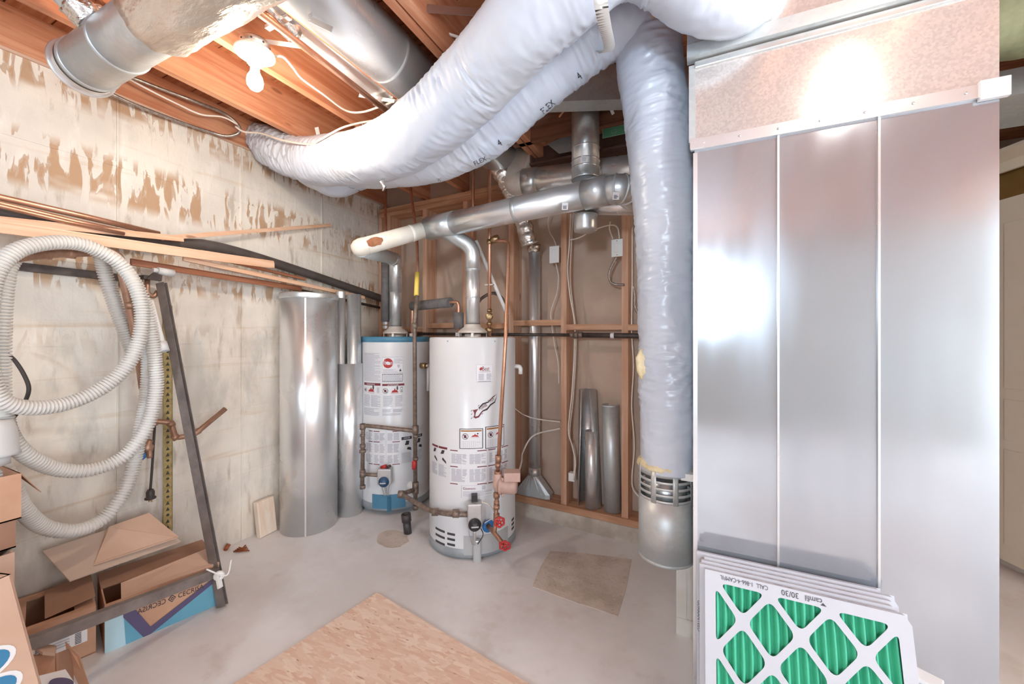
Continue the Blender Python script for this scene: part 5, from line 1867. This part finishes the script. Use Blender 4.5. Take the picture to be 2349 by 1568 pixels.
# ---------------------------------------------------------------- steel bed frame legs and boxes at the left
fr = thing('angle_steel_stand', 'dark angle steel stand leaning on the wall over the cardboard boxes', 'stand', at(514, 1388, z=0))
f0 = at(514, 1386, z=0.004)
f1 = xl(374, 650, -2.56)
Lsec = lambda a, t: [(-a / 2, -a / 2), (a / 2, -a / 2), (a / 2, -a / 2 + t), (-a / 2 + t, -a / 2 + t), (-a / 2 + t, a / 2), (-a / 2, a / 2)]
side_up = (FW * -1 + RT * .1)
MB().bar(f0, f1, .04, .04, RT, sect=Lsec(.042, .004)).build('leg', 'frame_steel', fr)
MB().bar(f0 + RT * 0, f1, .042, .004, -FW).build('leg_face', 'frame_steel', fr)
f2, f3 = at(502, 1312, 1.945), at(50, 1486, 1.33)
f3 = f3 + (f3 - f2) * .15
MB().bar(f2, f3, .004, .042, (0, 0, 1)).build('rail', 'frame_steel', fr)
MB().bar(f2 + Vector((-.012, 0, .02)), f3 + Vector((-.012, 0, .02)), .03, .004, (0, 0, 1)).build('rail_top', 'frame_steel', fr)
c = at(503, 1318, 1.92)
MB().lathe([(.008, 0), (.022, 0), (.024, .008), (.020, .016), (.008, .016)], c, -FW + RT * .5, 18).build('caster_disc', 'plastic_white', fr)
MB().bar(c + Vector((0, 0, .01)) - FW * .01, c + RT * .02 + Vector((0, 0, -.05)) - FW * .02, .01, .024, -FW).build('clip', 'plastic_white', fr)
MB().tube(catmull([f2 + Vector((.05, .03, .06)), f2 + Vector((.06, .0, .0)), f2 + Vector((.01, -.06, .05))], 20), .004, 8).build('clip_wire', 'strap_white', fr)


def hull_box(name, label, corners, h, th, mat, open_top=False, parent=None):
    """cardboard box on four floor corners (counter-clockwise), wall height h"""
    t = thing(name, label, 'box', sum(corners, Vector()) / 4)
    n = 4
    for i in range(4):
        a, b = corners[i], corners[(i + 1) % 4]
        ins = (sum(corners, Vector()) / 4 - (a + b) / 2)
        ins.z = 0
        ins = ins.normalized() * th
        e = (b - a).normalized() * th
        MB().prism([a + (e if i % 2 else e * 0), b - (e if i % 2 else e * 0), b - (e if i % 2 else e * 0) + Vector((0, 0, h)), a + (e if i % 2 else e * 0) + Vector((0, 0, h))], ins).build('side', mat, t)
    MB().prism([p for p in corners], (0, 0, th)).build('bottom', mat, t)
    return t


# tile carton
q0, q1 = at(240, 1498, z=0), at(503, 1384, z=0)
ey = (q1 - q0).normalized()
ex = Vector((-ey.y, ey.x, 0))
dep = .33
cor = [q0, q1, q1 + ex * dep, q0 + ex * dep]
HB = .205
tb = hull_box('tile_carton', 'torn cardboard tile carton with blue band and printed lettering', cor, HB, .005, 'cardboard')
inn = q0 + ey * .02 + ex * .02
MB().prism([q0 + ex * .16 + Vector((0, 0, HB)), q1 + ex * .12 + Vector((0, 0, HB + .01)), q1 + ex * dep + Vector((0, 0, HB + .004)), q0 + ex * dep + Vector((0, 0, HB))], (0, 0, .004)).build('top_flap', 'cardboard_dark', tb)
MB().prism([q0 + ey * .05 + Vector((0, 0, HB)), q1 + Vector((0, 0, HB)), q1 + ex * .13 + Vector((0, 0, HB + .035)), q1 - ey * .12 + ex * .12 + Vector((0, 0, HB + .03)), q0 + ey * .06 + ex * .12 + Vector((0, 0, HB + .012))], (0, 0, .004)).build('torn_flap', 'cardboard_light', tb)
fn = plane_fn(q0 - ex * .0008, ey, (0, 0, 1))
W_ = (q1 - q0).length
CM = ['cardboard', 'box_blue', 'box_blue_light', 'box_purple', 'ink_dark']
d = Decal(lambda s_, t_, l: fn(s_ * W_, t_ * HB, l), CM, .2)
d.poly([(0.08, 0), (1, 0), (1, .62), (.40, .12), (.30, .12), (.22, .62), (.10, .72), (.0, .70), (.0, 0)], 'box_blue', 1)
d.poly([(0, .0), (.16, 0), (.14, .76), (.0, .80)], 'box_blue_light', 2)
d.poly([(.18, .70), (.24, .66), (.36, .16), (.99, .74), (.99, .62), (.36, .0), (.30, .0), (.14, .60), (.14, .72)], 'box_purple', 3)
d.text('CECRISA', .60, .545, .24, .11, 'ink_dark', 4, .0)
d.text('CECRISA', .25, .545, .24, .11, 'ink_dark', 4, .0, True)
for r_, mt in ((1, 'ink_dark'), (.72, 'cardboard'), (.48, 'ink_dark'), (.2, 'cardboard')):
    d.poly([(.545 - .035 * r_, .60), (.545, .60 - .085 * r_), (.545 + .035 * r_, .60), (.545, .60 + .085 * r_)], mt, 4 + 2 * (1 - r_))
for x_ in (.88, .92):
    d.rect(x_, .66, x_ + .006, .9, 'ink_dark', 4)
for y_ in (.72, .82):
    d.rect(.85, y_, .96, y_ + .02, 'ink_dark', 4)
d.build('printed_front', tb, 'printed front with dark lettering and blue band')
# carton with a hole in the lid
r1 = at(228, 1492, z=0)
r0 = r1 - ey * .34
cor = [r0, r1 - ey * .01, r1 - ey * .01 + ex * .32, r0 + ex * .32]
hc = hull_box('cardboard_box', 'brown carton with a square hole in its lid and a shipping label', cor, .195, .005, 'cardboard')
def lid(a, b, c_, d_): return [r0 + ey * a + ex * b + Vector((0, 0, .195)), r0 + ey * c_ + ex * b + Vector((0, 0, .195)), r0 + ey * c_ + ex * d_ + Vector((0, 0, .195)), r0 + ey * a + ex * d_ + Vector((0, 0, .195))]
for a_, b_, c_, d_ in ((0, 0, .14, .32), (.14, 0, .33, .03), (.14, .27, .33, .32), (.27, .03, .33, .27)):
    MB().prism(lid(a_, b_, c_, d_), (0, 0, .004)).build('lid_panel', 'cardboard', hc)
f_ = lid(.19, .03, .33, .27)
MB().prism([f_[0] + Vector((0, 0, .01)), f_[1] + Vector((0, 0, .03)), f_[2] + Vector((0, 0, .035)), f_[3] + Vector((0, 0, .02))], (0, 0, .004)).build('loose_flap', 'cardboard_dark', hc)
fn2 = plane_fn(r0 - ex * .0008, ey, (0, 0, 1))
d = Decal(fn2, ['paper_white', 'ink_grey', 'ink_dark', 'handle_red'], .2)
d.rect(.15, .065, .305, .155, 'paper_white')
for k in range(12):
    y_ = .07 + .0065 * k
    d.rect(.165, y_, .185, y_ + .003, 'ink_dark', 1)
    d.rect(.270, y_, .288, y_ + .003, 'ink_dark', 1)
d.lines(.195, .08, .255, .145, 6)
d.rect(.10, .165, .135, .185, 'handle_red')
d.build('shipping_label', hc, 'white shipping label with bar codes')
# flattened board sheets on top
sh = [at(160, 1334, z=.27), at(414, 1243, z=.27), xl(338, 1186, -2.60), xl(97, 1266, -2.64)]
tag(MB().prism(sh, (0, 0, .006)).build('board_sheet', 'sheet_board'), 'larger flat sheet of grey board lying over the cartons', 'board')
up_ = Vector((0, 0, .012))
sh2 = [at(214, 1303, z=.285), at(410, 1238, z=.29), xl(342, 1183, -2.585), xl(250, 1215, -2.59), at(225, 1250, z=.33)]
tag(MB().prism([p + up_ for p in sh2], (0, 0, .005)).build('board_sheet', 'cardboard_light'), 'smaller torn sheet of board on top of the larger one', 'board')
# boxes stacked at the left edge
sx0 = at(30, 1180, 1.42)
def stackbox(name, label, lo, hi, mat, flap=None):
    t = thing(name, label, 'box', ((lo[0] + hi[0]) / 2, (lo[1] + hi[1]) / 2, lo[2]))
    th = .005
    MB().box((lo[0], lo[1], lo[2]), (hi[0], hi[1], lo[2] + th)).build('bottom', mat, t)
    MB().box((lo[0], lo[1], lo[2]), (lo[0] + th, hi[1], hi[2])).build('side', mat, t)
    MB().box((hi[0] - th, lo[1], lo[2]), (hi[0], hi[1], hi[2])).build('side', mat, t)
    MB().box((lo[0] + th, lo[1], lo[2]), (hi[0] - th, lo[1] + th, hi[2])).build('side', mat, t)
    MB().box((lo[0] + th, hi[1] - th, lo[2]), (hi[0] - th, hi[1], hi[2])).build('side', mat, t)
    return t


BX, BY = -2.17, .515
s3 = stackbox('cardboard_box', 'open cardboard box on top of the stack at the left edge', (-2.55, .10, .70), (BX, BY, .86), 'cardboard')
MB().prism([(BX, BY - .004, .86), (BX - .12, BY - .004, .86), (BX - .10, BY + .05, .78), (BX - .02, BY + .05, .77)], (0, .003, 0)).build('flap', 'cardboard_dark', s3)
stackbox('cardboard_box', 'narrower cardboard box under the open one at the left edge', (-2.54, .11, .60), (BX - .01, BY - .01, .70), 'cardboard_dark')
stackbox('cardboard_box', 'tall cardboard box at the bottom of the left edge stack', (-2.53, .10, 0), (BX + .02, BY - .02, .595), 'cardboard_light')
# green fronted case leaning beside it
ga, gb = at(62, 1330, 1.50), at(55, 1492, 1.40)
gc = thing('green_case', 'slim case with a green printed side and tan edge at the left', 'case', (ga.x, ga.y, .0))
g1 = at(38, 1312, 1.46)
e_ = Vector((.12, 1, 0)).normalized()
base = Vector((BX + .04, .46, 0))
MB().box((0, 0, 0), (.035, .13, .46), 0, Matrix.Translation((BX + .02, .36, 0)) @ Matrix.Rotation(-.12, 4, 'Z')).build('edge_frame', 'cardboard', gc)
MB().box((.035, .012, .02), (.038, .118, .44), 0, Matrix.Translation((BX + .02, .36, 0)) @ Matrix.Rotation(-.12, 4, 'Z')).build('green_panel', 'box_green', gc)
M4 = Matrix.Translation((BX + .02, .36, 0)) @ Matrix.Rotation(-.12, 4, 'Z')
fn3 = lambda s_, t_, l: M4 @ Vector((.0385 + l, s_, t_))
d = Decal(fn3, ['paper_white', 'ink_grey'], .5)
for k in range(9):
    d.rect(.02, .16 + .022 * k, .06, .175 + .022 * k, 'paper_white')
d.build('printed_text', gc, 'white lettering on green')
# front carton with blue and cream print
t0 = Vector((-1.98, .20, 0))
p_top, p_bot = at(4, 1312, 1.14), at(95, 1568, 1.06)
fcn = thing('printed_carton', 'large carton with blue and cream print in the lower left corner', 'box', (p_bot.x, p_bot.y, 0))
nrm = Vector((.95, .28, 0)).normalized()
al = Vector((-nrm.y, nrm.x, 0))
P1_, P0_ = at(95, 1568, 1.08), at(26, 1316, 1.13)
ld_ = (P0_ - P1_) / (P0_.z - P1_.z)
fc0 = P1_ - ld_ * P1_.z
hh = P0_.z
cors = [fc0, fc0 - al * .45, fc0 - al * .45 - nrm * .24, fc0 - nrm * .24]
topc = [p + ld_ * hh for p in cors]
for i in range(4):
    j = (i + 1) % 4
    cen = (cors[i] + cors[j] + topc[i] + topc[j]) / 4
    MB().prism([cors[i], cors[j], topc[j], topc[i]], (sum(cors, Vector()) / 4 - (cors[i] + cors[j]) / 2).normalized() * .005).build('side', 'cardboard_light', fcn)
MB().prism(topc, (0, 0, -.005)).build('lid', 'cardboard_light', fcn)
fn4 = lambda s_, t_, l: cors[0].lerp(topc[0], t_) - al * s_ + nrm * (l + .0006)
d = Decal(fn4, ['paper_white', 'logo_teal', 'logo_blue', 'logo_cream', 'cardboard_light'], .5)
for cy_ in (.745, .655):
    d.disc(.098, cy_, .070, 'paper_white', 0, 24, .050)
    d.disc(.098, cy_, .058, 'logo_teal', 1, 24, .040)
    d.disc(.108, cy_, .034, 'logo_cream', 2, 24, .020)
d.poly([(.002, .40), (.025, .60), (.10, .575), (.11, .38)], 'paper_white', 0)
d.poly([(.012, .40), (.032, .58), (.09, .56), (.10, .38)], 'logo_blue', 1)
d.build('print', fcn, 'blue and cream print')
# torn carton flaps and the white parcel in front of it
tc = thing('torn_carton', 'torn open cardboard carton with ragged flaps in the lower left', 'box', at(150, 1530, z=0))
k0 = at(118, 1568, 1.32)
k1 = at(178, 1476, 1.42)
def jag(u, v, t): return at(u, v, t)
MB().prism([jag(150, 1470, 1.45), jag(182, 1500, 1.44), jag(205, 1570, 1.40), jag(185, 1575, 1.40), jag(158, 1520, 1.43)], -FW * .004 + RT * .003).build('upright_flap', 'cardboard', tc)
MB().prism([jag(78, 1490, 1.38), jag(96, 1482, 1.42), jag(130, 1486, 1.42), jag(126, 1504, 1.36), jag(98, 1502, 1.35)], (0, 0, .01)).build('crumpled_flap', 'cardboard_light', tc)
MB().prism([jag(62, 1506, 1.36), jag(126, 1502, 1.37), jag(128, 1600, 1.30), jag(80, 1600, 1.29)], FW * .01).build('front_wall', 'cardboard', tc)
MB().prism([jag(128, 1500, 1.37), jag(160, 1490, 1.45), jag(165, 1590, 1.36), jag(130, 1600, 1.30)], FW * .008).build('side_wall', 'cardboard_dark', tc)
wpz = thing('white_parcel', 'white parcel with a dark round print at the bottom left', 'parcel', at(130, 1568, 1.2))
pq = [at(78, 1552, 1.20), at(150, 1534, 1.28), at(178, 1575, 1.22), at(90, 1610, 1.12)]
MB().prism(pq, (0, 0, -.10)).build('box', 'paper_white', wpz)
ctr = (pq[1] + pq[2]) / 2
n_ = (pq[1] - pq[0]).cross(pq[3] - pq[0]).normalized()
if n_.z < 0:
    n_ = -n_
e1_ = (pq[1] - pq[0]).normalized()
e2_ = n_.cross(e1_)
cc_ = pq[0].lerp(pq[2], .62)
MB().prism([cc_ + (e1_ * math.cos(2 * PI * i / 28) + e2_ * math.sin(2 * PI * i / 28)) * .03 + n_ * .0005 for i in range(28)], n_ * .0012).build('print', 'box_purple', wpz, 'dark round print')

# ---------------------------------------------------------------- furnace filters leaning on the plenum
FWD, FHT, FTH = .497, .607, .022


def offset_poly(poly, w_):
    """inset a convex counter-clockwise polygon"""
    n = len(poly)
    out = []
    ls = []
    for i in range(n):
        (x0, y0), (x1, y1) = poly[i], poly[(i + 1) % n]
        dx, dy = x1 - x0, y1 - y0
        l = math.hypot(dx, dy)
        ls.append((x0 - dy / l * w_[i], y0 + dx / l * w_[i], dx, dy))
    for i in range(n):
        x0, y0, dx0, dy0 = ls[i - 1]
        x1, y1, dx1, dy1 = ls[i]
        den = dx0 * dy1 - dy0 * dx1
        t = ((x1 - x0) * dy1 - (y1 - y0) * dx1) / den
        out.append((x0 + dx0 * t, y0 + dy0 * t))
    return out


def round_poly(poly, r, k=5):
    pts = [Vector((x, y, 0)) for x, y in poly]
    n = len(pts)
    out = []
    for i in range(n):
        a, b, c = pts[i - 1], pts[i], pts[(i + 1) % n]
        d1, d2 = a - b, c - b
        q = min(r, d1.length * .45, d2.length * .45)
        s_, e_ = b + d1.normalized() * q, b + d2.normalized() * q
        for j in range(k + 1):
            t = j / k
            p = s_ * (1 - t) ** 2 + b * 2 * t * (1 - t) + e_ * t * t
            out.append((p.x, p.y))
    return out


BRD = .030
px_, pz_ = (FWD - 2 * BRD) / 3, (FHT - 2 * BRD) / 3
holes = []
cents = [((i + .5) * px_, j * pz_) for i in range(3) for j in range(4)] + [(i * px_, (j + .5) * pz_) for i in range(4) for j in range(3)]
W3, H3 = 3 * px_, 3 * pz_
for cx_, cz_ in cents:
    dm = [(cx_ - px_ / 2, cz_), (cx_, cz_ - pz_ / 2), (cx_ + px_ / 2, cz_), (cx_, cz_ + pz_ / 2)]
    wv_ = [.0095] * 4
    if cz_ < 1e-6:
        dm, wv_ = [(cx_ - px_ / 2, 0), (cx_ + px_ / 2, 0), (cx_, pz_ / 2)], [0, .0095, .0095]
    elif cz_ > H3 - 1e-6:
        dm, wv_ = [(cx_ - px_ / 2, H3), (cx_, H3 - pz_ / 2), (cx_ + px_ / 2, H3)], [.0095, .0095, 0]
    elif cx_ < 1e-6:
        dm, wv_ = [(0, cz_ - pz_ / 2), (px_ / 2, cz_), (0, cz_ + pz_ / 2)], [.0095, .0095, 0]
    elif cx_ > W3 - 1e-6:
        dm, wv_ = [(W3, cz_ - pz_ / 2), (W3, cz_ + pz_ / 2), (W3 - px_ / 2, cz_)], [0, .0095, .0095]
    pl_ = offset_poly(dm, wv_)
    holes.append(round_poly([(x + BRD, y + BRD) for x, y in pl_], .022))
outer = [(0, 0), (FWD, 0), (FWD, FHT - .022), (FWD - .012, FHT), (0, FHT)]
cu = bpy.data.curves.new('lattice', 'CURVE')
cu.dimensions = '2D'
cu.fill_mode = 'BOTH'
cu.extrude = .0008
for poly in [outer] + holes:
    sp = cu.splines.new('POLY')
    sp.points.add(len(poly) - 1)
    for i, (x, y) in enumerate(poly):
        sp.points[i].co = (x, y, 0, 1)
    sp.use_cyclic_u = True
ob = bpy.data.objects.new('lattice', cu)
COL.objects.link(ob)
lat = bpy.data.meshes.new_from_object(ob.evaluated_get(bpy.context.evaluated_depsgraph_get()))
bpy.data.objects.remove(ob)
latv = [v.co.copy() for v in lat.vertices]
latf = [list(p.vertices) for p in lat.polygons]

flabels = ['front air filter with green pleats in a white diamond lattice frame', 'air filter directly behind the front one in the leaning stack', 'middle air filter of the five leaning on the plenum', 'air filter second from the steel panel in the leaning stack', 'rearmost air filter touching the steel panel']
for k in range(5):
    f = 4 - k
    ytop = 1.544 - .0235 * f - .012
    xo = (.016, .000, .006, .015, -.008)[k] + .006
    zt_ = .607 - .0085 * f
    lean_y = .17
    ybot = ytop - lean_y
    up_ = Vector((0, lean_y, math.sqrt(FHT ** 2 - lean_y ** 2))).normalized()
    exv = Vector((1, 0, 0))
    if k == 0:
        exv = Vector((1, -.012, 0)).normalized()
    nrm_ = exv.cross(up_).normalized()          # faces the room
    if nrm_.y > 0:
        nrm_ = -nrm_
    o0 = Vector((xo, ybot, .004 + .0012 * k))
    W = lambda x, y, z: o0 + exv * x + up_ * y + nrm_ * z
    ft = thing('air_filter', flabels[k], 'filter', o0, 'air filters leaning on the plenum')
    MB().add([W(v.x, v.y, v.z + FTH) for v in latv], latf).build('lattice', 'filter_card', ft)
    mb = MB()
    t_ = .0012
    FH2 = FHT
    for a, b, c_, d_ in (((0, 0), (FWD, 0), 0, 0), ((FWD, 0), (FWD, FHT - .022), 0, 0), ((FWD, FHT - .022), (FWD - .012, FHT), 0, 0), ((FWD - .012, FHT), (0, FHT), 0, 0), ((0, FHT), (0, 0), 0, 0)):
        mb.add([W(a[0], a[1], 0), W(b[0], b[1], 0), W(b[0], b[1], FTH), W(a[0], a[1], FTH)], [(0, 1, 2, 3)])
    mb.add([W(0, 0, 0), W(FWD, 0, 0), W(FWD, FHT, 0), W(0, FHT, 0)], [(0, 1, 2, 3)])
    mb.build('edge_band', 'filter_card', ft)
    if k == 0:
        mb = MB()
        npl = 21
        nn = npl * 8
        vs = []
        for i in range(nn + 1):
            x = .012 + (FWD - .024) * i / nn
            ph = i / 8 * 2 * PI
            zz = .010 + .0098 * math.copysign(abs(math.cos(ph)) ** .8, math.cos(ph))
            for j in range(9):
                yy = .012 + (FHT - .024) * j / 8
                wob = .0015 * noise.noise(Vector((i * .2, j * .7, 0)))
                vs.append(W(x + wob, yy, zz))
        fs = [(i * 9 + j, (i + 1) * 9 + j, (i + 1) * 9 + j + 1, i * 9 + j + 1) for i in range(nn) for j in range(8)]
        mb.add(vs, fs, 0, True)
        mb.build('pleated_media', 'filter_media', ft, 'green pleated media')
        for st, x_, w_, h_ in (('CALL  1-866-4-CAMFIL', .172, .128, .012), ('30/30', .248, .042, .015), ('camfil', .304, .040, .015)):
            d = Decal(lambda s_, t_, l: W(s_, t_, FTH + .001 + l), ['print_ink'], 1)
            d.text(st, x_, FHT - .007, w_, h_, 'print_ink', 0, PI)
            if st == 'camfil':
                d.poly([(.306, FHT - .017), (.314, FHT - .025), (.300, FHT - .024)], 'print_ink', 0)
            d.build('front_print', ft, 'upside-down printing')
    # print along the top band (read upside down) and down the left edge
    d = Decal(lambda s_, t_, l: W(s_, FHT + l, t_), ['ink_grey', 'print_ink'], 1)
    for s0_ in (.10, .36):
        d.text('camfil', s0_ - .005, .017, .034, .011, 'ink_grey', 0, PI)
        d.text('30/30', s0_ + .052, .017, .045, .011, 'ink_grey', 0, PI)
    d.rect(.19, .006, .21, .010, 'ink_grey')
    d.rect(.225, .005, .236, .014, 'ink_grey')
    d.build('band_print', ft, 'faint printing on the top edge')
    d = Decal(lambda s_, t_, l: W(-l, s_, t_), ['print_ink'], 1)
    d2 = Decal(lambda s_, t_, l: W(t_, s_, FTH + .001 + l), ['print_ink'], 1)
    if k > 1:
        d2.text('GUARANTEED', FHT - .15, .002, -.09, .009, 'print_ink', 0)
        d2.build('edge_print', ft, 'dark printing down the left edge')
# white plastic corner strip by the filters
wc = thing('plastic_guard', 'white plastic corner guard lying beside the filters', 'guard', at(2110, 1560, 1.02))
g0_, g1_ = at(2070, 1528, 1.10), at(2164, 1556, 1.04)
g1_.z = g0_.z - .005
MB().bar(g0_, g1_, .05, .012, (0, 0, 1)).build('upper_strip', 'plastic_white', wc, bevel=.003)
MB().bar(g0_ + Vector((0, .01, -.03)), g1_ + Vector((-.01, .01, -.03)), .05, .012, (0, 0, 1)).build('lower_strip', 'plastic_white', wc, bevel=.003)
MB().box((g0_.x, g0_.y - .0, 0), (g1_.x - .02, g0_.y + .02, g0_.z - .03)).build('stand', 'plastic_white', wc)

# ---------------------------------------------------------------- glimpse past the plenum at the right edge
d0, d1_ = at(2280, 800, 2.33), at(2349, 800, 2.19)
dd = Vector((d1_.x - d0.x, d1_.y - d0.y, 0)).normalized()
dnn = Vector((dd.y, -dd.x, 0))
if dnn.dot(Vector((-1, -1, 0))) < 0:
    dnn = -dnn
st0 = Vector((d0.x, d0.y, 0)) - dd * .05
door = struct(MB().prism([st0 + Vector((0, 0, .04)), st0 + dd * .8 + Vector((0, 0, .04)), st0 + dd * .8 + Vector((0, 0, 2.14)), st0 + Vector((0, 0, 2.14))], -dnn * .035).build('door_1', 'door_paint'))
for zz, hh in ((.14, .55), (.74, .24), (1.04, .96)):
    MB().prism([st0 + dd * .10 + dnn * .004 + Vector((0, 0, zz)), st0 + dd * .70 + dnn * .004 + Vector((0, 0, zz)), st0 + dd * .70 + dnn * .004 + Vector((0, 0, zz + hh)), st0 + dd * .10 + dnn * .004 + Vector((0, 0, zz + hh))], -dnn * .012).build('door_panel', 'door_paint', door, bevel=.003)
bk0 = st0 - dnn * .25 - dd * .4
struct(MB().prism([bk0, bk0 + dd * 2.4, bk0 + dd * 2.4 + Vector((0, 0, 2.48)), bk0 + Vector((0, 0, 2.48))], -dnn * .1).build('wall_right', 'brown_paint'))
tr = st0 - dnn * .2 - dd * .4
struct(MB().prism([tr + Vector((0, 0, 2.36)), tr + dd * 2 + Vector((0, 0, 2.36)), tr + dd * 2 + Vector((0, 0, 2.42)), tr + Vector((0, 0, 2.42))], dnn * .02).build('trim_2', 'door_paint'))
struct(MB().prism([tr + dnn * .02 + Vector((0, 0, 2.42)), tr + dnn * .02 + dd * 2 + Vector((0, 0, 2.42)), tr + dnn * .02 + dd * 2 + Vector((0, 0, 2.44)), tr + dnn * .02 + Vector((0, 0, 2.44))], dnn * .18).build('trim_3', 'door_paint'))
e0_ = at(2270, 230, 1.85)
tag(MB().box((e0_.x, e0_.y - .05, 2.44), (e0_.x + .9, e0_.y + .35, 2.56)).build('supply_duct', 'galvanised_dull'), 'grey metal duct beyond the plenum at the right edge', 'duct')
e1_ = at(2270, 120, 1.45)
mb = MB()
q = [Vector((e1_.x - .1 + .1 * i, e1_.y + .02 * i, 2.50)) for i in range(12)]
mb.tube(q, .12, 24, rf=lambda i, a, r: r + .012 * noise.noise(Vector((i * .7, math.cos(a) * 2, math.sin(a) * 2))))
tag(mb.build('insulated_duct', 'insulation_green'), 'duct wrapped in greenish insulation at the top right edge', 'duct')
print('triangles', sum(len(o.data.polygons) for o in bpy.data.objects if o.type == 'MESH') * 2)
